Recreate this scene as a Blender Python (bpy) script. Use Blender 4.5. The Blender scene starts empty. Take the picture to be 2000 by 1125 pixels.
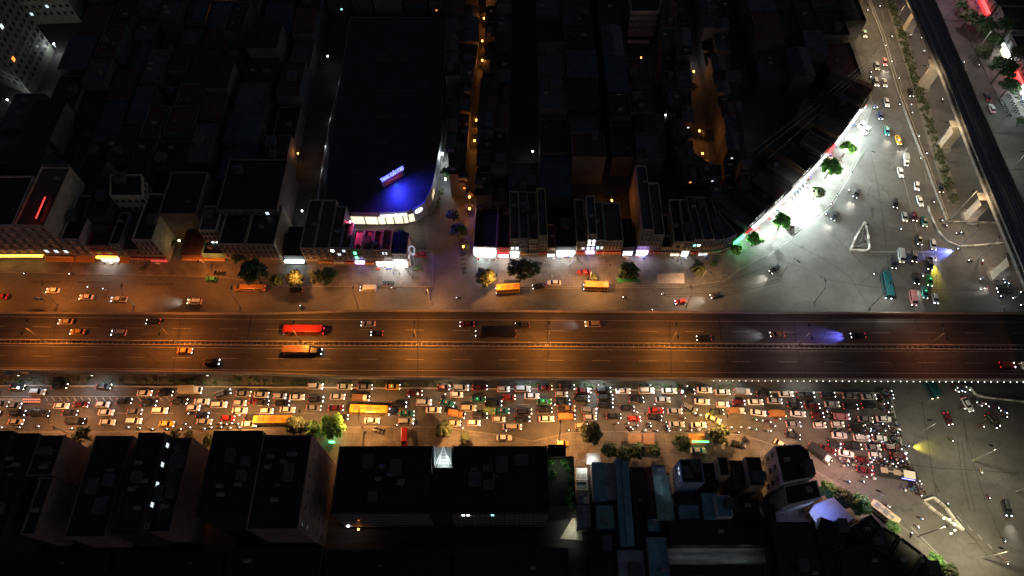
import bpy, bmesh, math, random
from mathutils import Vector, Matrix
random.seed(7)
R = math.radians
S = bpy.context.scene
COL = S.collection
# ---------------------------------------------------------------- camera
H = 200.0; F = 1333.0; CX, CY = 1000.0, 562.5; TILT = R(30)
cam_d = bpy.data.cameras.new("camera"); cam_d.sensor_width = 36; cam_d.lens = 36*F/2000
cam_d.clip_start = 1; cam_d.clip_end = 3000
cam = bpy.data.objects.new("camera", cam_d); COL.objects.link(cam)
cam.location = (0, 0, H); cam.rotation_euler = (TILT, 0, 0); S.camera = cam
# ---------------------------------------------------------------- sky, faint city glow
wd = bpy.data.worlds.new("World"); S.world = wd; wd.use_nodes = True
wn = wd.node_tree.nodes; wl = wd.node_tree.links
bg = wn['Background']; sky = wn.new('ShaderNodeTexSky'); sky.sky_type = 'NISHITA'; sky.sun_disc = False
sky.sun_elevation = R(-4); sky.sun_rotation = R(120)
wl.new(sky.outputs[0], bg.inputs[0]); bg.inputs[1].default_value = 1.9
S.view_settings.view_transform = 'Standard'; S.view_settings.look = 'None'
S.view_settings.exposure = 0; S.view_settings.gamma = 1

def W(px, py, z=0.0):
    """point of the place at height z that stands at this spot of the photograph"""
    u = (px-CX)/F; v = (CY-py)/F
    dx, dy, dz = u, v*math.cos(TILT)+math.sin(TILT), v*math.sin(TILT)-math.cos(TILT)
    t = (H-z)/(-dz)
    return Vector((dx*t, dy*t, z))
def heading(px, py, deg, z=0):
    a = W(px, py, z); b = W(px+12*math.cos(R(deg)), py-12*math.sin(R(deg)), z)
    return math.atan2(b.y-a.y, b.x-a.x)

# ---------------------------------------------------------------- materials
MATS = {}
def mat(name, col, rough=0.7, emit=0, metal=0, noise=0, nscale=1.0, ecol=None):
    if name in MATS: return MATS[name]
    m = bpy.data.materials.new(name); m.use_nodes = True
    nt = m.node_tree; b = nt.nodes['Principled BSDF']
    c = (*col, 1); b.inputs['Base Color'].default_value = c
    b.inputs['Roughness'].default_value = rough; b.inputs['Metallic'].default_value = metal
    if emit:
        b.inputs['Emission Color'].default_value = (*(ecol or col), 1)
        b.inputs['Emission Strength'].default_value = emit
    if noise:
        tc = nt.nodes.new('ShaderNodeTexCoord'); n = nt.nodes.new('ShaderNodeTexNoise')
        n.inputs['Scale'].default_value = nscale; n.inputs['Detail'].default_value = 6
        n.inputs['Roughness'].default_value = .65
        r = nt.nodes.new('ShaderNodeMapRange'); r.inputs[1].default_value = .3; r.inputs[2].default_value = .7
        r.inputs[3].default_value = 1-noise; r.inputs[4].default_value = 1+noise
        mx = nt.nodes.new('ShaderNodeVectorMath'); mx.operation = 'SCALE'
        mx.inputs[0].default_value = col
        nt.links.new(tc.outputs['Object'], n.inputs['Vector']); nt.links.new(n.outputs[0], r.inputs[0])
        nt.links.new(r.outputs[0], mx.inputs['Scale']); nt.links.new(mx.outputs[0], b.inputs['Base Color'])
    MATS[name] = m; return m

def asphalt(name, col, patch=.5, st_=(.12, 1.2, 1)):
    m = bpy.data.materials.new(name); m.use_nodes = True; nt = m.node_tree; N = nt.nodes.new; L = nt.links.new
    b = nt.nodes['Principled BSDF']; b.inputs['Roughness'].default_value = .75
    g = N('ShaderNodeNewGeometry')
    acc = None
    for sc, lo, hi, st in ((.035, .35, .65, (1, 1, 1)), (.18, .3, .7, (.5, 1, 1)), (.9, .25, .75, st_), (.5, .35, .65, (.05, 1.6, 1) if st_[0] < .5 else (.25, .3, 1)), (6, .3, .7, (1, 1, 1))):
        mp = N('ShaderNodeMapping'); mp.inputs['Scale'].default_value = st; L(g.outputs['Position'], mp.inputs[0])
        n = N('ShaderNodeTexNoise'); n.inputs['Scale'].default_value = sc; n.inputs['Detail'].default_value = 7; n.inputs['Roughness'].default_value = .6
        L(mp.outputs[0], n.inputs['Vector'])
        r = N('ShaderNodeMapRange'); r.inputs[1].default_value = lo; r.inputs[2].default_value = hi
        r.inputs[3].default_value = 1-patch*.5; r.inputs[4].default_value = 1+patch*.5
        L(n.outputs[0], r.inputs[0])
        if acc is None: acc = r.outputs[0]
        else:
            mm = N('ShaderNodeMath'); mm.operation = 'MULTIPLY'; L(acc, mm.inputs[0]); L(r.outputs[0], mm.inputs[1]); acc = mm.outputs[0]
    # sealed cracks
    vo = N('ShaderNodeTexVoronoi'); vo.feature = 'DISTANCE_TO_EDGE'; vo.inputs['Scale'].default_value = .045
    nz = N('ShaderNodeTexNoise'); nz.inputs['Scale'].default_value = .15; nz.inputs['Detail'].default_value = 5
    va = N('ShaderNodeVectorMath'); va.operation = 'MULTIPLY_ADD'; va.inputs[1].default_value = (9, 9, 0)
    L(g.outputs['Position'], nz.inputs['Vector']); L(nz.outputs['Color'], va.inputs[0]); L(g.outputs['Position'], va.inputs[2]); L(va.outputs[0], vo.inputs['Vector'])
    r = N('ShaderNodeMapRange'); r.inputs[1].default_value = .002; r.inputs[2].default_value = .008; r.inputs[3].default_value = .72; r.inputs[4].default_value = 1
    L(vo.outputs['Distance'], r.inputs[0])
    mm = N('ShaderNodeMath'); mm.operation = 'MULTIPLY'; L(acc, mm.inputs[0]); L(r.outputs[0], mm.inputs[1])
    mx = N('ShaderNodeVectorMath'); mx.operation = 'SCALE'; mx.inputs[0].default_value = col
    L(mm.outputs[0], mx.inputs['Scale']); L(mx.outputs[0], b.inputs['Base Color'])
    return m

def tiles(name, col, sx, sy, mortar=.6, rough=.8):
    m = bpy.data.materials.new(name); m.use_nodes = True; nt = m.node_tree; N = nt.nodes.new; L = nt.links.new
    b = nt.nodes['Principled BSDF']; b.inputs['Roughness'].default_value = rough
    g = N('ShaderNodeNewGeometry'); br = N('ShaderNodeTexBrick'); br.offset = 0
    br.inputs['Scale'].default_value = 1; br.inputs['Brick Width'].default_value = sx; br.inputs['Row Height'].default_value = sy
    br.inputs['Mortar Size'].default_value = .05
    br.inputs['Color1'].default_value = (*col, 1); br.inputs['Color2'].default_value = (*[c*.82 for c in col], 1)
    br.inputs['Mortar'].default_value = (*[c*mortar for c in col], 1)
    n = N('ShaderNodeTexNoise'); n.inputs['Scale'].default_value = .25; n.inputs['Detail'].default_value = 8
    r = N('ShaderNodeMapRange'); r.inputs[1].default_value = .3; r.inputs[2].default_value = .7; r.inputs[3].default_value = .55; r.inputs[4].default_value = 1.35
    mx = N('ShaderNodeVectorMath'); mx.operation = 'SCALE'
    L(g.outputs['Position'], br.inputs['Vector']); L(g.outputs['Position'], n.inputs['Vector']); L(n.outputs[0], r.inputs[0])
    L(br.outputs[0], mx.inputs[0]); L(r.outputs[0], mx.inputs['Scale']); L(mx.outputs[0], b.inputs['Base Color'])
    return m
def corrugated(name, col, axis=0):
    m = bpy.data.materials.new(name); m.use_nodes = True; nt = m.node_tree; N = nt.nodes.new; L = nt.links.new
    b = nt.nodes['Principled BSDF']; b.inputs['Roughness'].default_value = .55; b.inputs['Metallic'].default_value = .2
    g = N('ShaderNodeNewGeometry'); w = N('ShaderNodeTexWave'); w.bands_direction = 'XY'[axis]; w.inputs['Scale'].default_value = .8
    n = N('ShaderNodeTexNoise'); n.inputs['Scale'].default_value = .35; n.inputs['Detail'].default_value = 9; n.inputs['Roughness'].default_value = .7
    r = N('ShaderNodeMapRange'); r.inputs[1].default_value = .3; r.inputs[2].default_value = .7; r.inputs[3].default_value = .45; r.inputs[4].default_value = 1.4
    r2 = N('ShaderNodeMapRange'); r2.inputs[3].default_value = .75; r2.inputs[4].default_value = 1.1
    mm = N('ShaderNodeMath'); mm.operation = 'MULTIPLY'; mx = N('ShaderNodeVectorMath'); mx.operation = 'SCALE'; mx.inputs[0].default_value = col
    L(g.outputs['Position'], w.inputs['Vector']); L(g.outputs['Position'], n.inputs['Vector']); L(n.outputs[0], r.inputs[0]); L(w.outputs['Fac'], r2.inputs[0])
    L(r.outputs[0], mm.inputs[0]); L(r2.outputs[0], mm.inputs[1]); L(mm.outputs[0], mx.inputs['Scale']); L(mx.outputs[0], b.inputs['Base Color'])
    return m

M_road = asphalt('asphalt', (.09, .086, .08), .3, (.7, .8, 1))
M_deck = asphalt('deck_asphalt', (.07, .066, .062), .4)
M_pave = tiles('pavement_tiles', (.145, .132, .12), 1.2, 1.2)
M_grnd = asphalt('dark_ground', (.05, .048, .045), .6)
M_paint = mat('road_paint', (.32, .32, .3), .6, noise=.45, nscale=3)
M_conc = mat('concrete', (.33, .31, .28), .8, noise=.25, nscale=.6)
M_concd = mat('concrete_dark', (.07, .067, .064), .85, noise=.35, nscale=.4)
M_curb = mat('kerb_stone', (.19, .18, .165), .8, noise=.3, nscale=.8)
M_steel = mat('galvanised_steel', (.35, .36, .36), .4, metal=.6)
M_dark = mat('dark_metal', (.03, .03, .033), .5, metal=.3)
M_glass = mat('car_glass', (.012, .014, .018), .12)
M_tyre = mat('tyre_rubber', (.02, .02, .02), .8)
M_black = mat('black_plastic', (.02, .02, .022), .5)
M_head = mat('headlamp_light', (1, .97, .92), .3, emit=15)
M_headb = mat('headlamp_light_cool', (.8, .88, 1), .3, emit=17)
M_heady = mat('headlamp_light_warm', (1, .8, .5), .3, emit=15)
M_tail = mat('tail_light_glow', (1, .06, .05), .3, emit=3)
M_bhead = mat('bike_headlamp_light', (.95, .95, 1), .3, emit=11)
M_btail = mat('bike_tail_glow', (1, .05, .03), .3, emit=1)

# ---------------------------------------------------------------- mesh helpers
def obj(name, me, m=None, parent=None, loc=None, rot=None):
    o = bpy.data.objects.new(name, me); COL.objects.link(o)
    if m is not None and me is not None:
        if isinstance(m, (list, tuple)):
            for k in m: me.materials.append(k)
        else: me.materials.append(m)
    if parent is not None: o.parent = parent
    if loc is not None: o.location = loc
    if rot is not None: o.rotation_euler = rot
    return o
def tag(o, label=None, cat=None, group=None, kind=None):
    if label: o['label'] = label
    if cat: o['category'] = cat
    if group: o['group'] = group
    if kind: o['kind'] = kind
    return o
def empty(name, loc=(0, 0, 0), rz=0):
    o = bpy.data.objects.new(name, None); COL.objects.link(o); o.location = loc; o.rotation_euler = (0, 0, rz); o.empty_display_size = .5
    return o
class MB:
    def __init__(s): s.v = []; s.f = []; s.mi = []
    def add(s, vs, fs, mi=0):
        k = len(s.v); s.v += [tuple(v) for v in vs]
        for f in fs: s.f.append(tuple(i+k for i in f)); s.mi.append(mi)
        return s
    def box(s, c, d, rz=0, mi=0):
        x, y, z = [q/2 for q in d]; ca, sa = math.cos(rz), math.sin(rz)
        vs = []
        for a, b, e in ((-x, -y, -z), (x, -y, -z), (x, y, -z), (-x, y, -z), (-x, -y, z), (x, -y, z), (x, y, z), (-x, y, z)):
            vs.append((c[0]+a*ca-b*sa, c[1]+a*sa+b*ca, c[2]+e))
        return s.add(vs, [(3, 2, 1, 0), (4, 5, 6, 7), (0, 1, 5, 4), (1, 2, 6, 5), (2, 3, 7, 6), (3, 0, 4, 7)], mi)
    def prism(s, pts, z0, z1, mi=0, cap=True, bottom=False):
        n = len(pts); vs = [(p[0], p[1], z0) for p in pts]+[(p[0], p[1], z1) for p in pts]
        fs = [(i, (i+1) % n, n+(i+1) % n, n+i) for i in range(n)]
        if cap: fs.append(tuple(range(n, 2*n)))
        if bottom: fs.append(tuple(reversed(range(n))))
        return s.add(vs, fs, mi)
    def tube(s, a, b, r0, r1=None, n=8, mi=0):
        r1 = r0 if r1 is None else r1
        a = Vector(a); b = Vector(b); d = (b-a).normalized()
        u = d.orthogonal().normalized(); w = d.cross(u)
        vs = [a+(u*math.cos(2*math.pi*i/n)+w*math.sin(2*math.pi*i/n))*r0 for i in range(n)]
        vs += [b+(u*math.cos(2*math.pi*i/n)+w*math.sin(2*math.pi*i/n))*r1 for i in range(n)]
        return s.add(vs, [(i, (i+1) % n, n+(i+1) % n, n+i) for i in range(n)]+[tuple(reversed(range(n))), tuple(range(n, 2*n))], mi)
    def beam(s, a, b, w, z0, z1, mi=0):
        a = Vector(a); b = Vector(b); d = (b-a); d.z = 0; d.normalize(); n = Vector((-d.y, d.x, 0))*w/2
        return s.prism([a-n, b-n, b+n, a+n], z0, z1, mi)
    def mesh(s, name='mesh'):
        me = bpy.data.meshes.new(name); me.from_pydata(s.v, [], s.f); me.update()
        for p, k in zip(me.polygons, s.mi): p.material_index = k
        return me
    def build(s, name, m, parent=None, **k): return obj(name, s.mesh(name), m, parent, **k)
def ccw(pts):
    a = sum(pts[i][0]*pts[(i+1) % len(pts)][1]-pts[(i+1) % len(pts)][0]*pts[i][1] for i in range(len(pts)))
    return list(pts) if a > 0 else list(reversed(pts))
def sheet(name, pts, z, m, kind='structure', thick=0):
    pts = ccw(pts); b = MB()
    if thick: b.prism(pts, z-thick, z)
    else: b.add([(p[0], p[1], z) for p in pts], [tuple(range(len(pts)))])
    me = b.mesh(name); bm = bmesh.new(); bm.from_mesh(me)
    bmesh.ops.triangulate(bm, faces=[f for f in bm.faces if len(f.verts) > 4]); bm.to_mesh(me); bm.free()
    o = obj(name, me, m); tag(o, kind=kind); return o
def inpoly(x, y, P):
    c = False; j = len(P)-1
    for i in range(len(P)):
        xi, yi = P[i]; xj, yj = P[j]
        if (yi > y) != (yj > y) and x < (xj-xi)*(y-yi)/(yj-yi)+xi: c = not c
        j = i
    return c
def spot(parent, loc, col, power, angle=150, target=None, blend=.6, size=.25, rng=None):
    ld = bpy.data.lights.new('lamp_light', 'SPOT'); ld.energy = power*1.22; ld.color = col
    ld.spot_size = R(angle); ld.spot_blend = blend; ld.shadow_soft_size = size
    o = bpy.data.objects.new('lamp_light', ld); COL.objects.link(o); o.location = loc
    if target is not None:
        o.rotation_euler = (Vector(target)-Vector(loc)).to_track_quat('-Z', 'Y').to_euler()
    if parent is not None: o.parent = parent
    return o
def pointl(parent, loc, col, power, size=.3):
    ld = bpy.data.lights.new('lamp_light', 'POINT'); ld.energy = power; ld.color = col; ld.shadow_soft_size = size
    o = bpy.data.objects.new('lamp_light', ld); COL.objects.link(o); o.location = loc
    if parent is not None: o.parent = parent
    return o
def ordn(n):
    w = ['first', 'second', 'third', 'fourth', 'fifth', 'sixth', 'seventh', 'eighth', 'ninth', 'tenth', 'eleventh', 'twelfth', 'thirteenth', 'fourteenth', 'fifteenth', 'sixteenth', 'seventeenth', 'eighteenth', 'nineteenth', 'twentieth', 'twenty-first', 'twenty-second', 'twenty-third', 'twenty-fourth', 'twenty-fifth', 'twenty-sixth', 'twenty-seventh', 'twenty-eighth', 'twenty-ninth', 'thirtieth']
    return w[n-1] if n <= len(w) else '%dth' % n
_tx = {}
def text_mesh(body, size, depth=.05, bold=.02):
    cu = bpy.data.curves.new('t', 'FONT'); cu.body = body; cu.size = size; cu.extrude = depth; cu.offset = bold
    cu.align_x = 'CENTER'; cu.align_y = 'CENTER'
    o = bpy.data.objects.new('t', cu); COL.objects.link(o)
    dg = bpy.context.evaluated_depsgraph_get(); dg.update()
    me = bpy.data.meshes.new_from_object(o.evaluated_get(dg)); bpy.data.objects.remove(o); return me

# ================================================================ SETTING
ext = [(-520, -150), (520, -150), (520, 700), (-520, 700)]
sheet('ground', ext, -.03, M_grnd)
def PL(l, z=0): return [W(x, y, z) for x, y in l]
# road surface: service roads, junction and the avenue leaving to the top right
road_px = [(-500, 500), (600, 500), (1380, 500), (1500, 380), (1700, 180), (1640, 0), (1560, -170), (2300, -170), (2500, 300), (2500, 700), (2500, 1250),
           (1980, 1250), (1560, 940), (1200, 900), (700, 900), (-500, 900)]
sheet('road', PL(road_px), 0, M_road)
# side streets
for k, l in enumerate([[(846, 560), (905, 560), (880, 300), (868, 60), (850, 60), (846, 300), (838, 380), (826, 440)],
          [(905, 560), (932, 560), (936, 400), (950, 200), (960, -100), (940, -100), (932, 130), (918, 260), (908, 400)],
          [(326, 530), (366, 530), (372, 440), (330, 400)],
          [(1325, -80), (1345, -80), (1366, 150), (1385, 300), (1400, 370), (1360, 345), (1335, 185), (1336, 150)]]):
    sheet('side_street', PL(l), .004, M_road)
# kerbed pavements
pv = {
 'pavement_upper_left': [(-300, 470), (150, 470), (600, 480), (846, 490), (846, 560), (700, 559), (560, 561), (430, 541), (60, 533), (-300, 530)],
 'pavement_upper_right': [(932, 460), (1400, 460), (1500, 380), (1600, 290), (1680, 190), (1700, 180), (1704, 205), (1686, 258), (1676, 300), (1660, 334), (1620, 401), (1575, 439), (1500, 497), (1445, 527), (1413, 549), (1347, 558), (932, 561)],
 'pavement_lower': [(-400, 846), (300, 843), (560, 838), (700, 834), (860, 834), (990, 852), (1040, 862), (1110, 846), (1180, 843), (1390, 843), (1450, 850), (1520, 872), (1580, 912), (1640, 948), (1700, 985), (1780, 1042), (1860, 1110), (1960, 1210), (1600, 1210), (1500, 1010), (1300, 920), (-400, 990)],
 'pavement_upper_far_right': [(1832, -120), (1868, 0), (1888, 60), (1930, 150), (1950, 190), (1965, 225), (2100, 235), (2300, 200), (2300, -150)],
}
for n, l in pv.items():
    sheet('pavement', PL(l), .13, M_pave, thick=.13)
    b = MB(); pts = PL(l)
    for i in range(len(pts)):
        b.beam(pts[i], pts[(i+1) % len(pts)], .28, 0.0, .15)
    tag(b.build('kerb', M_curb), kind='structure')

# ---------------------------------------------------------------- viaduct deck (elevated ring road)
DZ = 7.5
def deck_line(l): return [W(x, y, DZ) for x, y in l]
up_edge = [(-500, 611), (0, 612), (500, 614), (600, 612), (700, 608), (1000, 608.5), (1500, 612), (2000, 613), (2500, 614)]
lo_edge = [(-500, 720), (0, 723), (500, 729), (560, 732), (700, 737), (1000, 739), (1500, 741), (2000, 742), (2500, 742)]
med_u = [(-500, 664), (0, 666), (500, 669.5), (1000, 671.5), (1500, 675), (2000, 677), (2500, 678)]
med_l = [(x, y+5) for x, y in med_u]
U = deck_line(up_edge); Lw = deck_line(lo_edge); MU = deck_line(med_u); ML = deck_line(med_l)
def strip(b, A, B, z0, z1=None):
    # polygon between two polylines
    pts = ccw([(p.x, p.y) for p in A]+[(p.x, p.y) for p in reversed(B)])
    if z1 is None: b.add([(p[0], p[1], z0) for p in pts], [tuple(range(len(pts)))])
    else: b.prism(pts, z0, z1, bottom=True)
def tri(me):
    bm = bmesh.new(); bm.from_mesh(me); bmesh.ops.triangulate(bm, faces=[f for f in bm.faces if len(f.verts) > 4]); bm.to_mesh(me); bm.free(); return me
via = empty('road_viaduct', (0, 95, 0)); tag(via, 'long elevated road viaduct with twin orange lit carriageways crossing the whole view', 'viaduct')
def vpart(name, b, m):
    me = tri(b.mesh(name)); o = obj(name, me, m); o.parent = via; o.matrix_parent_inverse = Matrix.Translation(-Vector(via.location)); return o
b = MB(); strip(b, U, MU, DZ-.9, DZ); vpart('carriageway', b, M_deck)
b = MB(); strip(b, ML, Lw, DZ-.9, DZ); vpart('carriageway', b, M_deck)
b = MB(); strip(b, MU, ML, DZ-1.0, DZ-.5); vpart('median_slot', b, M_dark)
def barrier(line, off, w=.35, h=.85, name='parapet', m=M_conc):
    b = MB()
    for i in range(len(line)-1):
        a, c = line[i].copy(), line[i+1].copy(); a.y += off; c.y += off; b.beam(a, c, w, DZ-.9, DZ+h)
    vpart(name, b, m)
barrier(U, 0); barrier(Lw, 0); barrier(MU, .25, .3, .7, 'median_barrier'); barrier(ML, -.25, .3, .7, 'median_barrier')
b = MB()
x = -260
def yat(line, X):
    for i in range(len(line)-1):
        if line[i].x <= X <= line[i+1].x:
            t = (X-line[i].x)/(line[i+1].x-line[i].x); return line[i].y*(1-t)+line[i+1].y*t
    return line[0].y if X < line[0].x else line[-1].y
while x < 260:
    ya, yb = yat(MU, x), yat(ML, x); b.box((x, (ya+yb)/2, DZ+.45), (.16, abs(ya-yb), .12)); x += 1.6
b.box((0, (yat(MU, 0)+yat(ML, 0))/2, DZ+.38), (520, .06, .06), math.atan2(yat(MU, 250)-yat(MU, -250), 500)); vpart('median_grille', b, M_steel)
# painted lines on the deck
b = MB()
def ln(l, w=.18, z=DZ+.004):
    P_ = [W(x, y, z) for x, y in l]
    for i in range(len(P_)-1):
        a, c = P_[i], P_[i+1]; d = (c-a).normalized(); n = Vector((-d.y, d.x, 0))*w/2
        b.add([a-n, c-n, c+n, a+n], [(0, 1, 2, 3)])
ln([(-400, 617), (0, 618.5), (500, 623.5), (1000, 625), (1500, 628), (2300, 630)])
ln([(-400, 661), (0, 663), (500, 666), (1000, 668), (1500, 671), (2300, 674)], .14)
ln([(-400, 673), (0, 675), (500, 680), (1000, 682), (1500, 685), (2300, 688)], .16)
ln([(-400, 715), (0, 718), (500, 722.5), (1000, 724.5), (1500, 728), (2300, 731)], .16)
def dashes(l, z=DZ+.004, on=36, off=55, w=.14):
    x = -300
    def yy(x):
        for i in range(len(l)-1):
            if l[i][0] <= x <= l[i+1][0]:
                t = (x-l[i][0])/(l[i+1][0]-l[i][0]); return l[i][1]*(1-t)+l[i+1][1]*t
        return l[-1][1]
    while x < 2250:
        ln([(x, yy(x)), (x+on, yy(x+on))], w, z); x += on+off
dashes([(-300, 636), (0, 637.5), (500, 643), (1000, 645.5), (1500, 648.5), (2300, 652)])
dashes([(-300, 692), (0, 694.5), (500, 700.5), (1000, 703), (1500, 706.5), (2300, 711)], on=36, off=55)
vpart('lane_marking', b, M_paint)
# expansion joints
for (xa, xb, xc, xd) in ((490, 483, 478, 468), (1404, 1410, 1416, 1422), (1786, 1800, 1806, 1818), (110, 104, 100, 92), (352, 348, 344, 338), (817, 816, 816, 815), (1070, 1069, 1069, 1068), (1308, 1310, 1310, 1312), (1550, 1555, 1558, 1564)):
    b = MB(); ln([(xa, 619), (xb, 663)], .35 if xa in (490, 1404) else .16, DZ+.006); vpart('expansion_joint', b, M_dark); b = MB(); ln([(xc, 679), (xd, 734)], .16, DZ+.006); vpart('expansion_joint', b, M_dark)
# columns below the deck
for px in range(-120, 2200, 148):
    for py in (640, 706):
        p = W(px, py, DZ-1); c = MB(); c.prism([(p.x-1, p.y-1.2), (p.x+1, p.y-1.2), (p.x+1, p.y+1.2), (p.x-1, p.y+1.2)], 0, DZ-1.3)
        c.box((p.x, p.y, DZ-1.1), (2.4, 9, .5)); vpart('column', c, M_conc)
# ramp wedge seen at the upper left side of the deck
b = MB(); A = [W(x, y, .1) for x, y in ((-300, 606), (60, 604), (330, 607))]
# hedge between the viaduct and the jammed road
def leaf_mat(name, col):
    m = bpy.data.materials.new(name); m.use_nodes = True; nt = m.node_tree; b = nt.nodes['Principled BSDF']
    b.inputs['Roughness'].default_value = .6
    oi = nt.nodes.new('ShaderNodeNewGeometry'); r = nt.nodes.new('ShaderNodeMapRange'); r.inputs[3].default_value = .45; r.inputs[4].default_value = 1.6
    mx = nt.nodes.new('ShaderNodeVectorMath'); mx.operation = 'SCALE'; mx.inputs[0].default_value = col
    nt.links.new(oi.outputs['Random Per Island'], r.inputs[0]); nt.links.new(r.outputs[0], mx.inputs['Scale']); nt.links.new(mx.outputs[0], b.inputs['Base Color'])
    return m
M_leaf = leaf_mat('foliage', (.08, .19, .04)); M_leafv = leaf_mat('foliage_vivid', (.2, .5, .1)); M_leaf2 = leaf_mat('foliage_dusty', (.05, .068, .024)); M_leaf3 = leaf_mat('foliage_dark', (.04, .085, .025))
M_bark = mat('bark', (.09, .065, .045), .9, noise=.3, nscale=4)
def leaves(b, c, r, n, s=.3, flat=1):
    for _ in range(n):
        while True:
            q = Vector((random.uniform(-1, 1), random.uniform(-1, 1), random.uniform(-1, 1)))
            if q.length < 1: break
        q = q*(.55+.45*random.random()) if q.length > .2 else q
        p = Vector((c[0]+q.x*r[0], c[1]+q.y*r[1], c[2]+q.z*r[2]))
        n_ = Vector((q.x+random.uniform(-.6, .6), q.y+random.uniform(-.6, .6), q.z*.6+random.uniform(.1, 1))).normalized()
        u = n_.orthogonal().normalized(); u.rotate(Matrix.Rotation(random.uniform(0, 6.28), 3, n_)); w = n_.cross(u)
        k = s*random.uniform(.6, 1.4)
        b.add([p-u*k, p-w*k*.55, p+u*k, p+w*k*.55], [(0, 1, 2, 3)])
def hedge(name, pts, width, h, dens, m, label, cat, kind=None):
    b = MB()
    for i in range(len(pts)-1):
        a, c = pts[i], pts[i+1]; L_ = (c-a).length; n = int(L_*dens); d = (c-a)/L_; nn = Vector((-d.y, d.x, 0))
        for k in range(n):
            q = a+d*random.uniform(0, L_)+nn*random.uniform(-.5, .5)*width
            leaves(b, (q.x, q.y, h*.5+a.z), (.9, .7, h*.55), 9, .28)
    o = b.build(name, m); tag(o, label, cat, kind=kind); return o
hedge('hedge', [W(x, y, 0) for x, y in ((-200, 744), (400, 746), (700, 751), (1000, 753), (1430, 757))], 1.7, 1.3, 1.6, M_leaf3, 'long dark clipped hedge strip between the viaduct and the jammed road', 'hedge')
# barrier rail (white top) along the jammed road
b = MB(); P_ = [W(x, y, 0) for x, y in ((-300, 753), (0, 754), (400, 756), (700, 758), (1000, 760), (1200, 762), (1420, 764))]
for i in range(len(P_)-1): b.beam(P_[i], P_[i+1], .3, 0, .55)
o = b.build('kerb_wall', M_conc); tag(o, 'low pale concrete wall along the far edge of the jammed road', 'wall')
b = MB(); P_ = [W(x, y, 0) for x, y in ((1500, 766), (1700, 768), (1735, 769))]
for i in range(len(P_)-1): b.beam(P_[i], P_[i+1], .3, 0, .55)
o = b.build('kerb_wall', M_conc); tag(o, 'short low concrete wall near the stop line under the lamp row', 'wall')
# lower road markings
b = MB()
ln([(1742, 780), (1748, 812), (1757, 850), (1772, 895), (1800, 962)], .35, .004)
for x in range(60, 330, 14):
    ln([(x, 776), (x+5, 783)], .3, .004)
ln([(0, 774), (330, 775)], .18, .004)
for y, x0 in ((790, 0), (807, 40)):
    for k in range(x0, 1480, 92): ln([(k, y), (k+22, y)], .14, .004)
ln([(1760, 330), (1820, 560)], .12, .004)
for k in range(5): ln([(1950-20*k, 1100-18*k-20), (1958-20*k, 1110-18*k-20)], .15, .004)
ln([(1700, 492), (1850, 492)], .25, .004)
ln([(1780, 1030), (1850, 1100), (1900, 1150)], .2, .004)
ln([(1500, 500), (1580, 440), (1625, 402), (1664, 336), (1680, 300)], .2, .004)
ln([(932, 564), (1340, 561)], .15, .004)
for k in range(8): ln([(1722+12*k, 20+45*k), (1726+12*k, 38+45*k)], .15, .004)
tag(b.build('road_marking', M_paint), kind='structure')
# joints and tyre marks of the open junction
b = MB()
for l in ([(1700, 300), (1712, 350), (1724, 420), (1733, 500), (1742, 600)], [(1735, 445), (1790, 452), (1850, 470)], [(1505, 500), (1560, 520), (1625, 548), (1700, 560)], [(1688, 490), (1740, 512), (1790, 530)], [(1800, 780), (1812, 860), (1822, 930), (1835, 1000)],
          [(1765, 905), (1835, 915), (1900, 918), (1990, 925)], [(1880, 820), (1900, 900), (1925, 980), (1960, 1060)], [(1700, 560), (1850, 566), (1980, 570)], [(1540, 470), (1600, 500), (1660, 540), (1700, 605)], [(1330, 562), (1400, 560), (1500, 520)], [(1860, 700), (1880, 790), (1890, 880)]):
    ln(l, .16, .003)
tag(b.build('road_joint', mat('joint_tar', (.03, .028, .026), .9)), kind='structure')
b = MB()
for l, w_ in (([(1856, 1002), (1880, 1030), (1908, 1058)], .7), ([(1908, 1058), (1920, 1074), (1935, 1092)], .3), ([(1940, 1078), (1950, 1088), (1958, 1096)], .9), ([(1690, 520), (1640, 470), (1600, 440)], .35), ([(1832, 500), (1828, 560), (1830, 604)], .35), ([(1870, 860), (1880, 940), (1895, 1000)], .3), ([(1878, 860), (1890, 940), (1905, 1000)], .3), ([(1826, 944), (1834, 960)], .6), ([(1300, 575), (1420, 572), (1520, 545)], .35), ([(1300, 580), (1420, 577), (1524, 549)], .35)):
    ln(l, w_, .0035)
tag(b.build('tyre_mark', mat('tyre_soot', (.055, .05, .046), .85, noise=.4, nscale=1.5)), kind='structure')
# asphalt patches and manholes
b = MB()
for (x, y, w_, h_) in ((60, 548, 60, 5), (150, 549, 70, 4), (280, 552, 60, 5), (1700, 405, 8, 22), (1560, 480, 12, 5), (1650, 1000, 6, 3), (1890, 1060, 20, 3), (1800, 560, 30, 3), (1400, 560, 40, 3), (1600, 540, 8, 4)):
    p = PL([(x, y), (x+w_, y+1), (x+w_-3, y+h_), (x+3, y+h_)]); b.add([(q.x, q.y, .004) for q in reversed(p)], [(0, 1, 2, 3)])
tag(b.build('asphalt_patch', mat('patch_asphalt', (.055, .05, .045), .85, noise=.3, nscale=1)), kind='structure')
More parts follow.
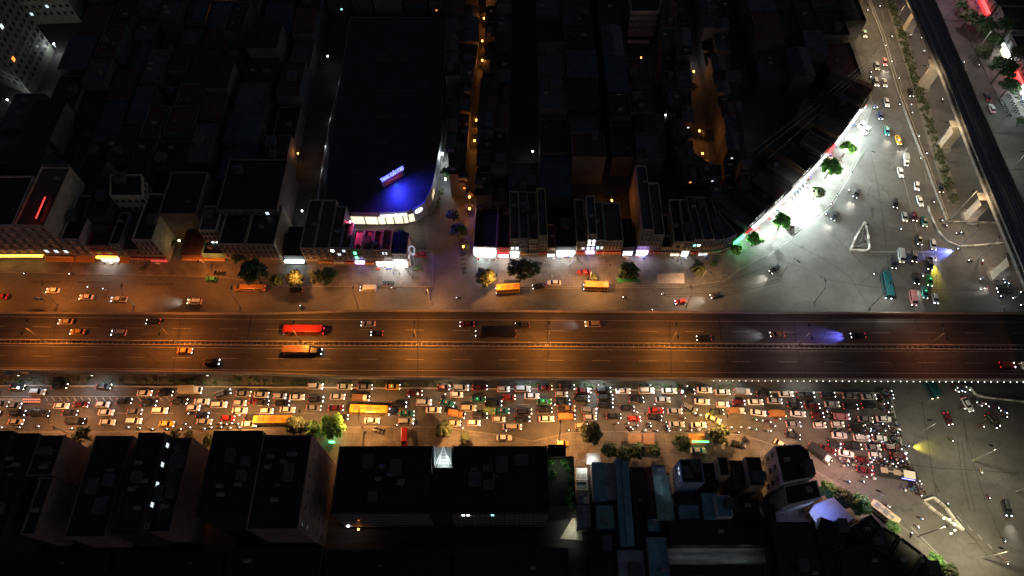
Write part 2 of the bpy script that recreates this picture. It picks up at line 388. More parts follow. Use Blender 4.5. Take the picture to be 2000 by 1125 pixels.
# ================================================================ VEHICLES
def ring_loft(b, secs, mi=0):
    """secs: (x, half_width, z0, z1, crown)"""
    rings = []
    for (x, w, z0, z1) in secs:
        zm = z0+(z1-z0)*.55
        rings.append([(x, -w*.9, z0), (x, w*.9, z0), (x, w, zm), (x, w*.93, z1-.06), (x, w*.8, z1), (x, -w*.8, z1), (x, -w*.93, z1-.06), (x, -w, zm)])
    n = 8
    vs = [v for r in rings for v in r]; fs = []
    for k in range(len(rings)-1):
        for i in range(n): fs.append((k*n+i, k*n+(i+1) % n, (k+1)*n+(i+1) % n, (k+1)*n+i))
    fs = [tuple(reversed(f)) for f in fs]
    fs.append(tuple(range(n))); fs.append(tuple(reversed([len(rings)*n-n+i for i in range(n)])))
    # fix orientation: let bmesh recalc later
    b.add(vs, fs, mi)
def frustum(b, x0, x1, w, z0, tx0, tx1, tw, z1, mi=0):
    vs = [(x0, -w, z0), (x1, -w, z0), (x1, w, z0), (x0, w, z0), (tx0, -tw, z1), (tx1, -tw, z1), (tx1, tw, z1), (tx0, tw, z1)]
    b.add(vs, [(3, 2, 1, 0), (4, 5, 6, 7), (0, 1, 5, 4), (1, 2, 6, 5), (2, 3, 7, 6), (3, 0, 4, 7)], mi)
def fin(b, name, smooth=False):
    me = b.mesh(name); bm = bmesh.new(); bm.from_mesh(me); bmesh.ops.recalc_face_normals(bm, faces=bm.faces); bm.to_mesh(me); bm.free()
    if smooth:
        for p in me.polygons: p.use_smooth = True
    return me
def wheel_mesh(r, w):
    b = MB(); b.tube((0, -w/2, 0), (0, w/2, 0), r, n=14); b.tube((0, -w/2-.01, 0), (0, w/2+.01, 0), r*.55, n=10, mi=1); return fin(b, 'wheel')
PARTS = {}
def vparts(kind):
    if kind in PARTS: return PARTS[kind]
    L = []   # (name, mesh, mats or None for paint, locations)
    B = MB; H_ = None
    def lights(x, y, z, xr, yr, zr, s=(.16, .27, .14), sr=(.1, .24, .14)):
        L.append(('headlight', fin(MB().box((0, 0, 0), s), 'headlight'), 'HEAD', [(x, y, z), (x, -y, z)]))
        L.append(('tail_light', fin(MB().box((0, 0, 0), sr), 'tail_light'), 'TAIL', [(xr, yr, zr), (xr, -yr, zr)]))
    def wheels(xs, y, r=.32, w=.22):
        L.append(('wheel', wheel_mesh(r, w), [M_tyre, M_steel], [(x, s*y, r) for x in xs for s in (-1, 1)]))
    if kind in ('sedan', 'taxi'):
        b = B(); ring_loft(b, [(-2.28, .7, .38, .88), (-2.12, .84, .25, .97), (-1.3, .9, .2, 1.0), (.9, .9, .2, .98), (1.9, .86, .25, .84), (2.2, .76, .32, .74), (2.3, .6, .38, .62)])
        L.append(('body', fin(b, 'body'), None, [(0, 0, 0)]))
        b = B(); frustum(b, -1.85, 1.05, .8, .97, -1.15, .35, .62, 1.42); L.append(('cabin_glass', fin(b, 'g'), [M_glass], [(0, 0, 0)]))
        b = B(); frustum(b, -1.22, .42, .65, 1.40, -1.08, .26, .56, 1.47); L.append(('roof', fin(b, 'r'), None, [(0, 0, 0)]))
        lights(2.14, .6, .68, -2.22, .62, .86); wheels((-1.4, 1.4), .8)
        if kind == 'taxi': L.append(('roof_lamp', fin(B().box((-.3, 0, 1.54), (.16, .4, .1)), 'rl'), 'LAMP', [(0, 0, 0)]))
        if kind == 'sedan': L.append(('mirror', fin(B().box((.75, 0, 1.0), (.18, .2, .14)), 'm'), None, [(0, .98, 0), (0, -.98, 0)]))
    elif kind == 'hatchback':
        b = B(); ring_loft(b, [(-1.9, .72, .35, .95), (-1.75, .82, .25, 1.02), (.7, .86, .2, 1.0), (1.6, .8, .25, .88), (1.9, .62, .35, .68)])
        L.append(('body', fin(b, 'body'), None, [(0, 0, 0)]))
        b = B(); frustum(b, -1.8, .95, .78, .98, -1.5, .3, .62, 1.48); L.append(('cabin_glass', fin(b, 'g'), [M_glass], [(0, 0, 0)]))
        b = B(); frustum(b, -1.55, .36, .64, 1.45, -1.45, .25, .56, 1.53); L.append(('roof', fin(b, 'r'), None, [(0, 0, 0)]))
        lights(1.76, .56, .72, -1.86, .62, .95); wheels((-1.2, 1.2), .76)
        L.append(('mirror', fin(B().box((.6, 0, 1.0), (.16, .2, .14)), 'm'), None, [(0, .94, 0), (0, -.94, 0)]))
    elif kind == 'suv':
        b = B(); ring_loft(b, [(-2.35, .8, .45, 1.12), (-2.2, .92, .32, 1.16), (1.0, .96, .28, 1.12), (2.0, .9, .32, 1.0), (2.35, .72, .45, .82)])
        L.append(('body', fin(b, 'body'), None, [(0, 0, 0)]))
        b = B(); frustum(b, -2.25, 1.15, .88, 1.12, -1.95, .5, .7, 1.68); L.append(('cabin_glass', fin(b, 'g'), [M_glass], [(0, 0, 0)]))
        b = B(); frustum(b, -2.02, .56, .72, 1.65, -1.9, .42, .64, 1.74); L.append(('roof', fin(b, 'r'), None, [(0, 0, 0)]))
        b = B(); b.box((0, 0, 1.78), (2.0, .05, .05)); L.append(('roof_rail', fin(b, 'rr'), [M_steel], [(-.75, .6, 0), (-.75, -.6, 0)]))
        lights(2.2, .66, .86, -2.3, .74, 1.05); wheels((-1.45, 1.45), .86, .37)
        L.append(('mirror', fin(B().box((.85, 0, 1.15), (.2, .22, .16)), 'm'), None, [(0, 1.04, 0), (0, -1.04, 0)]))
    elif kind == 'pickup':
        b = B(); ring_loft(b, [(-.6, .92, .35, 1.12), (1.4, .94, .32, 1.12), (2.3, .88, .35, 1.02), (2.6, .74, .45, .85)]); 
        b.box((-1.6, .86, .75), (2.05, .12, .75)); b.box((-1.6, -.86, .75), (2.05, .12, .75)); b.box((-2.6, 0, .75), (.1, 1.8, .75)); b.box((-1.6, 0, .55), (2.0, 1.6, .3))
        L.append(('body', fin(b, 'body'), None, [(0, 0, 0)]))
        b = B(); frustum(b, -.65, 1.5, .84, 1.11, -.45, .85, .68, 1.68); L.append(('cabin_glass', fin(b, 'g'), [M_glass], [(0, 0, 0)]))
        b = B(); frustum(b, -.5, .9, .7, 1.65, -.42, .78, .62, 1.74); L.append(('roof', fin(b, 'r'), None, [(0, 0, 0)]))
        L.append(('load_bed', fin(B().box((-1.58, 0, .72), (1.9, 1.58, .04)), 'lb'), [M_black], [(0, 0, 0)]))
        lights(2.45, .66, .88, -2.66, .78, .9); wheels((-1.7, 1.6), .86, .38)
    elif kind == 'minibus':
        b = B(); ring_loft(b, [(-2.7, .86, .4, 1.95), (-2.55, .96, .3, 2.1), (1.5, .96, .3, 2.1), (2.25, .94, .3, 1.6), (2.6, .9, .35, 1.0), (2.75, .78, .42, .8)])
        L.append(('body', fin(b, 'body'), None, [(0, 0, 0)]))
        b = B(); b.box((-.6, .955, 1.55), (3.6, .04, .5)); b.box((-.6, -.955, 1.55), (3.6, .04, .5)); b.add([(1.6, -.8, 2.09), (1.6, .8, 2.09), (2.28, .78, 1.63), (2.28, -.78, 1.63)], [(0, 3, 2, 1)])
        L.append(('windows', fin(b, 'g'), [M_glass], [(.02, 0, .02)]))
        b = B(); b.box((-.6, 0, 2.17), (1.3, .9, .12)); L.append(('roof_vent', fin(b, 'rv'), None, [(0, 0, 0)]))
        lights(2.6, .68, .88, -2.72, .78, 1.2); wheels((-1.7, 1.8), .86, .36)
    elif kind in ('truck', 'small_truck', 'long_truck'):
        Lb = {'truck': 4.6, 'small_truck': 3.1, 'long_truck': 10.5}[kind]; wd_ = {'truck': 1.1, 'small_truck': .9, 'long_truck': 1.22}[kind]; hb = {'truck': 2.9, 'small_truck': 2.2, 'long_truck': 3.6}[kind]
        tot = Lb+2.0; x0 = -tot/2
        b = B(); b.box((x0+Lb/2, 0, (hb+.95)/2), (Lb, wd_*2, hb-.95)); b.box((x0+Lb/2, 0, hb+.03), (Lb-.2, wd_*2-.2, .06)); 
        for k in range(int(Lb/1.1)): b.box((x0+.5+k*1.1, 0, hb+.07), (.08, wd_*2-.1, .05))
        L.append(('cargo_box', fin(b, 'cb'), None, [(0, 0, 0)]))
        cx = x0+Lb+.15
        b = B(); hc = hb*.72 if kind != 'small_truck' else 1.85
        ring_loft(b, [(cx, wd_*.92, .5, hc), (cx+1.2, wd_*.92, .45, hc), (cx+1.7, wd_*.88, .45, hc*.62), (cx+1.8, wd_*.8, .5, .95)]); L.append(('cab', fin(b, 'cab'), 'CAB', [(0, 0, 0)]))
        b = B(); b.add([(cx+1.22, -wd_*.7, hc+.01), (cx+1.22, wd_*.7, hc+.01), (cx+1.72, wd_*.72, hc*.62+.03), (cx+1.72, -wd_*.72, hc*.62+.03)], [(0, 3, 2, 1)]); L.append(('windscreen', fin(b, 'ws'), [M_glass], [(.02, 0, .01)]))
        b = B(); b.box((x0+Lb/2+.8, 0, .68), (Lb+1.6, .8, .25)); L.append(('chassis', fin(b, 'ch'), [M_black], [(0, 0, 0)]))
        lights(cx+1.78, wd_*.7, .82, x0-.03, wd_*.8, .8)
        wheels((x0+1.0, cx+.9) if kind != 'long_truck' else (x0+1.0, x0+2.1, x0+3.2, cx-.6, cx+.95), wd_*.86, .42, .3)
        if kind == 'long_truck':
            L.append(('marker_lamp', fin(B().box((0, 0, 0), (.4, .12, .16)), 'ml'), 'MARK', [(x0+1+2*k, -wd_-.05, 1.0) for k in range(6)]))
    elif kind == 'bus':
        b = B(); ring_loft(b, [(-5.8, 1.15, .4, 2.9), (-5.65, 1.25, .35, 3.05), (5.4, 1.25, .35, 3.05), (5.75, 1.22, .35, 2.9), (5.85, 1.12, .45, 1.1)])
        L.append(('body', fin(b, 'body'), None, [(0, 0, 0)]))
        b = B()
        for s in (-1, 1):
            for k in range(7): b.box((-4.6+k*1.5, s*1.24, 2.0), (1.32, .05, .85))
        b.box((5.84, 0, 1.95), (.06, 2.1, 1.3)); b.box((-5.8, 0, 2.2), (.06, 1.9, .7))
        L.append(('windows', fin(b, 'g'), [M_glass], [(0, 0, 0)]))
        b = B(); b.box((-3.6, 0, 3.15), (1.9, 1.5, .2)); b.box((3.0, 0, 3.12), (.8, .8, .12)); b.box((0, 0, 3.1), (2.0, 1.5, .1)); b.box((-.2, 0, 3.08), (7.2, .4, .05))
        L.append(('roof_unit', fin(b, 'ru'), 'UNIT', [(0, 0, 0)]))
        lights(5.82, .9, .75, -5.85, .95, 1.1, (.14, .4, .25), (.1, .3, .5)); wheels((-3.4, 3.6), 1.08, .48, .3)
        L.append(('mirror', fin(B().box((5.9, 0, 2.3), (.25, .2, .4)), 'm'), [M_black], [(0, 1.4, 0), (0, -1.4, 0)]))
    PARTS[kind] = L; return L
PAINT = {'white': (.75, .75, .74), 'silver': (.42, .43, .44), 'grey': (.2, .2, .21), 'black': (.018, .018, .02), 'dark': (.028, .03, .036), 'dark blue': (.02, .03, .09),
         'red': (.34, .025, .025), 'dark red': (.1, .014, .018), 'yellow': (.62, .36, .04), 'orange': (.42, .19, .06), 'brown': (.2, .11, .06), 'teal': (.025, .17, .155), 'deep teal': (.012, .085, .095),
         'green': (.04, .3, .1), 'pink': (.6, .25, .28), 'beige': (.5, .42, .3), 'blue': (.05, .12, .5)}
def paint(c): return mat('paint_'+c.replace(' ', '_'), PAINT[c], .3, noise=.12, nscale=1.4)
M_lampg = mat('taxi_lamp_green', (.1, 1, .4), .3, emit=2.2); M_lampr = mat('taxi_lamp_red', (1, .08, .06), .3, emit=3)
M_mark = mat('marker_lamp_yellow', (1, .85, .15), .3, emit=12)
M_boff = mat('lamp_off', (.3, .3, .3), .3); M_toff = mat('tail_off', (.12, .015, .015), .3)
KINDW = {'sedan': 'car', 'taxi': 'taxi', 'hatchback': 'car', 'suv': 'car', 'pickup': 'pickup', 'minibus': 'minibus', 'truck': 'truck', 'small_truck': 'truck', 'long_truck': 'truck', 'bus': 'bus'}
OBN = {'sedan': 'sedan_car', 'taxi': 'taxi', 'hatchback': 'hatchback_car', 'suv': 'sport_utility_car', 'pickup': 'pickup_truck', 'minibus': 'minibus', 'truck': 'box_truck', 'small_truck': 'light_truck', 'long_truck': 'container_truck', 'bus': 'city_bus'}
VEH = []
def vehicle(px, py, kind, col, img_deg, zone, z=0, on=1, beam=0, roofcol=None, sx=1, headm=None, extra=''):
    """on: 1 lights lit, 0 parked dark, 2 head lights only, 3 tail lights weak"""
    r = empty(OBN[kind], W(px, py, z), heading(px, py, img_deg, z)); r.location.z = z
    h_up = .8
    # the photo point is the middle of the roof: shift the base a little towards the viewer
    g = W(px, py, z+h_up); r.location.x, r.location.y = g.x, g.y
    hm = headm or random.choice((M_head, M_headb, M_head, M_headb, M_heady))
    for (n, me, ms, locs) in vparts(kind):
        for l in locs:
            if n == 'tail_light' and on in (0, 2): mm = [M_toff]
            elif n == 'headlight' and on in (0, 3): mm = [M_boff]
            elif ms is None: mm = [paint(roofcol if (roofcol and n in ('roof', 'roof_vent')) else col)]
            elif ms == 'HEAD': mm = [hm]
            elif ms == 'TAIL': mm = [M_tail]
            elif ms == 'LAMP': mm = [M_lampr if (roofcol == 'red lamp' or (px*7+py) % 3 < 1) else M_lampg]
            elif ms == 'CAB': mm = [paint(roofcol or 'white')]
            elif ms == 'MARK': mm = [M_mark]
            elif ms == 'UNIT': mm = [paint(roofcol or 'grey')]
            else: mm = ms
            key = me
            if not me.materials:
                for k in range(len(mm)): me.materials.append(mm[k])
            o = bpy.data.objects.new(n, me); COL.objects.link(o); o.parent = r; o.location = l
            for k, q in enumerate(mm):
                if me.materials[k] is not q:
                    o.material_slots[k].link = 'OBJECT'; o.material_slots[k].material = q
    if sx != 1: r.scale = (sx, 1, 1)
    if beam:
        bc = {1: (1, .93, .8), 2: (1, .85, .05), 3: (.15, .15, 1), 4: (.8, .9, 1)}[beam]; pw = {1: 3800, 2: 4500, 3: 13000, 4: 1900}[beam]
        sg = 2.3 if kind not in ('bus', 'long_truck') else 5.9
        for s in (-.5, .5):
            spot(r, (sg, s, .9), bc, pw, 42, (sg+11, s*2, 0), .9, .12)
    VEH.append((r, kind, col, zone, px, py, on, extra)); return r
def label_vehicles():
    groups = {}
    for v in VEH:
        groups.setdefault((v[1], v[2], v[3]), []).append(v)
    for (kind, col, zone), vs in groups.items():
        z = ZONES[zone]; vert = z[1]
        vs.sort(key=lambda v: v[5] if vert else v[4])
        kn = {'sedan': 'saloon car', 'taxi': 'taxi', 'hatchback': 'small hatchback', 'suv': 'tall estate car', 'pickup': 'pickup truck', 'minibus': 'minibus', 'truck': 'box truck', 'small_truck': 'small cargo truck', 'long_truck': 'long container truck', 'bus': 'bus'}[kind]
        for i, v in enumerate(vs):
            where = ('from the top' if vert else 'from the left')
            if v[7]: lab = v[7]
            elif len(vs) == 1: lab = 'the only %s %s %s' % (col, kn, z[0])
            else: lab = '%s %s %s %s %s' % (ordn(i+1), col, kn, where, z[0])
            tag(v[0], lab, KINDW[kind], z[2])
ZONES = {
 'jam1': ('in the jam lane beside the hedge', 0, 'vehicles stuck in the traffic jam'),
 'jam2': ('in the second jam lane from the hedge', 0, 'vehicles stuck in the traffic jam'),
 'jam3': ('in the third jam lane from the hedge', 0, 'vehicles stuck in the traffic jam'),
 'jam4': ('in the fourth jam lane from the hedge', 0, 'vehicles stuck in the traffic jam'),
 'jam5': ('in the jam lane by the pavement', 0, 'vehicles stuck in the traffic jam'),
 'jam6': ('queueing before the stop line', 0, 'vehicles stuck in the traffic jam'),
 'lowpark': ('parked on the lower pavement', 0, 'vehicles parked on the lower pavement'),
 'deckup': ('on the upper viaduct carriageway', 0, 'vehicles driving on the viaduct'),
 'decklo': ('on the lower viaduct carriageway', 0, 'vehicles driving on the viaduct'),
 'serv': ('on the service road above the viaduct', 0, 'vehicles on the upper service road'),
 'curb': ('standing by the shophouse pavement', 0, 'vehicles standing by the shophouses'),
 'avenue': ('coming down the avenue beside the rail viaduct', 1, 'vehicles on the avenue'),
 'cross': ('crossing the open junction right of the jam', 1, 'vehicles crossing the junction'),
 'far': ('on the street right of the rail viaduct', 1, 'vehicles right of the rail viaduct'),
}
# --- the jam, read crop by crop: (x, y, kind, colour, image angle)
def T(o, l, f=3.75): return [(o[0]+a[0]/f, o[1]+a[1]/f)+a[2:] for a in l]
s, h, u, p, m_, t = 'sedan', 'hatchback', 'suv', 'pickup', 'minibus', 'taxi'
jam = T((0, 600), [(125, 587, s, 'dark', 0), (275, 620, u, 'silver', 0), (440, 578, u, 'dark', 0), (760, 580, s, 'black', 0), (1058, 628, s, 'white', 0), (1210, 632, s, 'dark', 0),
 (1400, 612, 'truck', 'beige', 0), (1635, 632, u, 'dark', 16), (1782, 633, s, 'grey', 0), (5, 712, s, 'grey', 0), (95, 722, p, 'grey', 0), (448, 722, s, 'white', 0), (592, 712, s, 'dark red', 0),
 (752, 712, h, 'white', 0), (908, 690, s, 'dark', 2), (1092, 705, u, 'dark', 0), (1318, 692, u, 'dark', 0), (1478, 690, s, 'white', 0), (1605, 715, u, 'white', 2), (1758, 702, h, 'silver', 0),
 (130, 775, u, 'dark', 0), (295, 780, m_, 'dark', 0), (512, 773, s, 'dark', 0), (775, 770, s, 'white', 0), (985, 765, s, 'grey', 0), (1172, 757, u, 'white', 0), (1418, 738, h, 'white', 2),
 (1482, 787, h, 'dark blue', 0), (1755, 755, s, 'white', 0), (1845, 805, s, 'dark', 0), (1672, 812, h, 'red', 0), (1495, 838, s, 'silver', 0), (1220, 855, t, 'yellow', 0), (980, 835, u, 'white', 0),
 (785, 843, s, 'white', 0), (552, 835, m_, 'black', 0), (115, 840, s, 'beige', 0), (1825, 857, s, 'white', 0), (1880, 690, s, 'dark red', 0), (-70, 640, s, 'dark', 0), (-60, 780, s, 'silver', 0), (-90, 710, u, 'white', 0)])
jam += T((500, 600), [(40, 640, s, 'silver', 0), (435, 580, u, 'silver', 0), (650, 582, s, 'silver', 0), (798, 585, s, 'grey', 0), (1002, 582, t, 'yellow', 0), (1375, 587, h, 'dark red', 0),
 (1502, 590, u, 'silver', 0), (1640, 588, s, 'dark red', 0), (1812, 600, h, 'white', 0), (175, 652, h, 'silver', 0), (300, 658, s, 'white', 0), (440, 675, u, 'black', 0), (597, 655, s, 'silver', 0),
 (770, 667, 'small_truck', 'brown', 0), (1165, 627, s, 'dark red', 0), (1470, 640, h, 'white', 0), (1400, 700, t, 'teal', -14), (1628, 675, t, 'teal', 0), (1855, 660, h, 'red', 0), (40, 698, s, 'dark', 0),
 (190, 702, s, 'black', 0), (1048, 713, u, 'black', 0), (1230, 697, u, 'white', 0), (1740, 705, p, 'dark', 0), (80, 760, h, 'white', 0), (230, 750, s, 'white', 0), (422, 738, s, 'grey', 0),
 (585, 738, s, 'dark red', 0), (835, 760, 'bus', 'yellow', -2), (1105, 777, t, 'teal', 0), (1300, 752, s, 'white', 0), (1555, 740, u, 'beige', .01), (1800, 760, t, 'teal', 0), (1470, 785, 'small_truck', 'orange', -10),
 (1640, 795, u, 'dark', 0), (1778, 822, h, 'white', 0), (135, 837, 'bus', 'yellow', 0), (630, 805, h, 'dark', 0), (850, 830, s, 'white', 0), (1100, 837, u, 'silver', 0), (1445, 850, s, 'beige', 0),
 (1597, 847, h, 'white', 0), (1862, 875, s, 'silver', 0), (0, 808, h, 'dark', 0)])
jam += T((1000, 600), [(78, 597, u, 'silver', 0), (240, 588, s, 'dark red', 0), (405, 585, s, 'dark', 0), (525, 610, s, 'dark red', 0), (670, 605, u, 'dark', 0), (812, 613, s, 'white', 0), (985, 610, u, 'white', 0),
 (1152, 613, s, 'white', 0), (1285, 617, s, 'black', 0), (1410, 605, s, 'white', -3), (1543, 622, s, 'silver', 0), (1690, 622, 'small_truck', 'grey', 0), (1845, 637, s, 'dark', 0), (145, 650, s, 'white', 0),
 (362, 637, h, 'silver', 0), (510, 670, u, 'black', 0), (685, 660, u, 'dark', 0), (235, 690, t, 'green', 0), (370, 695, s, 'dark', 0), (912, 677, s, 'black', 0), (1105, 677, s, 'silver', 0),
 (1392, 690, s, 'white', -4), (1543, 712, h, 'white', 0), (1663, 698, h, 'dark red', 0), (1785, 693, s, 'white', 0), (90, 765, u, 'dark', 0), (240, 752, s, 'black', 0), (400, 742, p, 'brown', 0),
 (565, 755, u, 'grey', -6), (685, 718, u, 'black', 0), (843, 740, s, 'dark', -3), (1055, 755, s, 'red', 0), (1193, 762, s, 'silver', 0), (1300, 740, u, 'grey', -26), (1497, 767, s, 'dark', 0),
 (1645, 762, 'small_truck', 'brown', 0), (1805, 772, s, 'white', -8), (75, 820, u, 'black', 0), (252, 817, s, 'white', 0), (400, 805, 'small_truck', 'orange', 0), (573, 807, h, 'silver', 0),
 (745, 797, s, 'dark', 0), (897, 817, h, 'red', 0), (1043, 805, s, 'black', -8), (1475, 820, s, 'beige', -20), (1208, 858, s, 'silver', 0), (1368, 863, s, 'white', 0), (25, 878, h, 'beige', 0), (510, 870, h, 'beige', 0)])
jam += T((1500, 600), [(133, 635, s, 'white', 0), (278, 642, p, 'dark', 0), (50, 685, s, 'silver', -4), (195, 712, s, 'dark', 0), (325, 723, s, 'dark red', 0), (70, 783, 'small_truck', 'orange', 0),
 (220, 780, s, 'white', -5), (365, 790, h, 'dark red', 0), (185, 857, s, 'grey', 0), (380, 863, h, 'white', 0), (512, 858, h, 'white', 0), (648, 882, s, 'black', 0), (182, 940, s, 'dark', -12),
 (525, 937, s, 'white', -4), (685, 958, u, 'white', -3), (820, 960, s, 'white', -3), (487, 1005, h, 'dark', -14), (622, 1022, p, 'dark', -2), (770, 1025, s, 'grey', -2), (905, 1027, u, 'dark red', -2),
 (575, 1070, s, 'white', -10), (440, 1045, s, 'dark red', -18), (788, 1082, h, 'white', -3), (955, 1090, u, 'dark red', -3), (440, 640, s, 'dark', 0), (600, 648, s, 'grey', 0), (740, 655, s, 'silver', 0),
 (470, 710, s, 'silver', 0), (605, 728, s, 'dark', 0), (740, 722, s, 'black', 0), (540, 800, u, 'pink', -3), (715, 820, s, 'grey', -4), (850, 818, s, 'white', -3), (690, 1120, h, 'dark red', -10), (705, 1195, s, 'dark red', -15),
 (100, 1008, s, 'beige', -30)])
for (x, y, k, c, a) in jam:
    if x > 1600 or y > 838: zn = 'jam6'
    else:
        yy = y-(x/1600)*2
        zn = 'jam1' if yy < 763 else 'jam2' if yy < 781 else 'jam3' if yy < 797 else 'jam4' if yy < 811 else 'jam5'
    r_ = vehicle(x, y, k, c, a, zn, on=1 if (x < 1640 or random.random() < .5) else 3, beam=2 if a in (.01,) else 0, roofcol={'orange': 'orange', 'yellow': 'orange' if k == 'bus' else None}.get(c))
vehicle(1600, 887, 'truck', 'dark', -36, 'jam6', sx=1.15, extra='long dark truck slanting down behind the curved black roof')
r_ = vehicle(1745, 927, 'bus', 'dark', -10, 'jam6', on=3, roofcol='beige', extra='dark bus with pale front roof panel and blue lit edge at stop line')
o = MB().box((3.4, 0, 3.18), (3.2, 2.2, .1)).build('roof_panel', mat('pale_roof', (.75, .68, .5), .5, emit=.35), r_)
o = MB().box((3.2, -1.3, 2.7), (3.6, .08, .3)).build('display_strip', mat('blue_strip', (.15, .15, 1), .4, emit=9), r_)
# deck
for (x, y, k, c, a, b_) in [(128, 628, s, 'beige', 180, 0), (151, 648, s, 'yellow', 180, 0), (232, 650, u, 'silver', 180, 0), (299, 628, s, 'black', 180, 0), (719, 632, s, 'silver', 180, 0),
        (736, 651, h, 'dark', 180, 0), (912, 633, s, 'dark red', 180, 0), (1020, 635, s, 'dark', 180, 0), (1157, 633, u, 'beige', 180, 4), (1375, 660, s, 'black', 180, 0), (1518, 653, s, 'brown', 180, 4), (1676, 655, s, 'dark', 180, 3)]:
    vehicle(x, y, k, c, a, 'deckup', z=DZ, beam=b_)
vehicle(594, 647, 'bus', 'red', 180, 'deckup', z=DZ, on=1, sx=1.05, roofcol='red', extra='bright red coach with lit roof driving left on the viaduct')
vehicle(968, 651, 'long_truck', 'dark', 180, 'deckup', z=DZ, beam=4, roofcol='grey', extra='long dark container truck with a row of yellow marker lamps on viaduct')
for (x, y, k, c, b_) in [(361, 685, s, 'yellow', 0), (414, 707, u, 'black', 0), (1967, 713, u, 'red', 1)]:
    vehicle(x, y, k, c, 0, 'decklo', z=DZ, beam=b_)
vehicle(592, 687, 'truck', 'brown', 0, 'decklo', z=DZ, sx=1.75, beam=4, roofcol='dark', extra='long orange-topped truck driving right on the lower viaduct carriageway')
# service road above
for (x, y, k, c, a, on, b_) in [(1, 579, s, 'red', 180, 1, 0), (103, 567, s, 'white', 180, 1, 0), (168, 580, s, 'white', 180, 1, 0), (232, 585, p, 'silver', 180, 1, 0), (380, 589, u, 'white', 180, 1, 1),
        (578, 566, s, 'black', 180, 3, 0), (719, 564, m_, 'silver', 180, 1, 0), (1053, 558, s, 'black', 190, 1, 0), (1082, 552, s, 'white', 180, 3, 0), (1329, 589, h, 'red', 187, 2, 0), (1400, 576, s, 'black', 195, 2, 1)]:
    vehicle(x, y, k, c, a, 'serv', on=on, beam=b_)
vehicle(488, 563, 'minibus', 'orange', 180, 'serv', sx=1.9, extra='long orange roofed coach standing beside the trees on the left', on=3)
vehicle(992, 566, 'bus', 'yellow', 184, 'serv', sx=.68, on=2, roofcol='orange', extra='yellow bus waiting at the kerb below the sparse tree')
vehicle(1164, 561, 'bus', 'orange', 178, 'serv', sx=.7, on=2, roofcol='orange', extra='orange roofed bus at the kerb beside the slanting lamp posts')
for (x, y, k, c, a) in [(412, 545, h, 'green', 175), (1140, 531, s, 'red', 180), (821, 497, h, 'red', 180)]: vehicle(x, y, k, c, a, 'curb', on=0)
for (x, y, k, c, a, e) in [(790, 854, m_, 'red', 270, 'red minibus parked nose down on the lower pavement'), (985, 855, s, 'white', 0, 'white saloon parked below the low hedge on the lower pavement'), (1364, 880, t, 'white', 0, 'white taxi parked under the green lit sign'),
        (1442, 867, s, 'black', -12, 'black saloon parked on the dark forecourt at lower right'), (1098, 866, h, 'yellow', 0, 'small yellow car half hidden behind the long black roof'), (1723, 1003, 'bus', 'beige', -38, 'beige bus parked beside the trees at the diagonal pavement')]:
    vehicle(x, y, k, c, a, 'lowpark', on=0, sx=.72 if k == 'bus' else 1, extra=e)
for (x, y, k, c, a) in [(1681, 37, s, 'dark red', 275), (1689, 65, t, 'white', 280), (1713, 128, s, 'silver', 280), (1728, 120, s, 'pink', 280), (1711, 160, u, 'white', 282), (1728, 161, s, 'white', 282), (1732, 199, s, 'white', 282),
        (1720, 226, h, 'dark blue', 275), (1733, 255, t, 'teal', 275), (1755, 273, s, 'yellow', 285), (1779, 180, s, 'dark', 285), (1759, 336, s, 'white', 283), (1791, 363, h, 'white', 275), (1837, 366, s, 'dark', 285),
        (1749, 396, s, 'black', 270), (1797, 392, s, 'white', 290), (1767, 423, h, 'silver', 280), (1786, 423, h, 'dark red', 280), (1806, 432, t, 'teal', 275), (1796, 467, s, 'black', 275), (1823, 477, s, 'silver', 280),
        (1745, 513, s, 'dark', 280), (1785, 501, u, 'black', 275), (1816, 515, p, 'dark', 275), (1789, 543, s, 'black', 280), (1816, 547, t, 'green', 275), (1807, 571, t, 'teal', 275), (1827, 583, h, 'silver', 283), (1783, 583, m_, 'pink', 280), (1760, 500, m_, 'silver', 278)]:
    vehicle(x, y, k, c, a, 'avenue', on=2, beam=1 if (int(x+y) % 4 == 0) else 0)
vehicle(1731, 559, 'bus', 'deep teal', 281, 'avenue', on=2, sx=.8, roofcol='deep teal', extra='teal bus heading down into the junction left of the queue')
vehicle(1769, 313, 'small_truck', 'silver', 278, 'avenue', on=2, extra='white cab truck with orange marker lamps coming down the avenue')
vehicle(1683, 243, s, 'white', 235, 'curb', on=0, extra='white saloon parked at the brightly lit pavement'); vehicle(1693, 254, s, 'white', 235, 'curb', on=3, extra='white saloon with red tail parked beside its white twin')
for (x, y, k, c, a, b_) in [(1674, 377, s, 'black', 243, 1), (1632, 421, s, 'dark', 235, 1), (1514, 525, s, 'black', 217, 1), (1890, 790, s, 'white', -58, 0), (1852, 818, h, 'dark red', -65, 0), (1938, 822, u, 'black', -45, 0), (1967, 992, u, 'dark', 283, 1), (1961, 568, u, 'black', 175, 1)]:
    vehicle(x, y, k, c, a, 'cross', on=2 if a > 0 else 1, beam=b_)
vehicle(1816, 757, 'bus', 'deep teal', -62, 'cross', on=2, roofcol='deep teal', extra='teal bus coming out from under the viaduct right of the jam', sx=.6)
for (x, y, k, c) in [(1929, 188, s, 'dark'), (1938, 211, s, 'white')]: vehicle(x, y, k, c, 110, 'far', on=3)
label_vehicles()
# coloured beams seen on the asphalt
VB = empty('motorbike_beam')
bpy.data.objects.remove(VB)

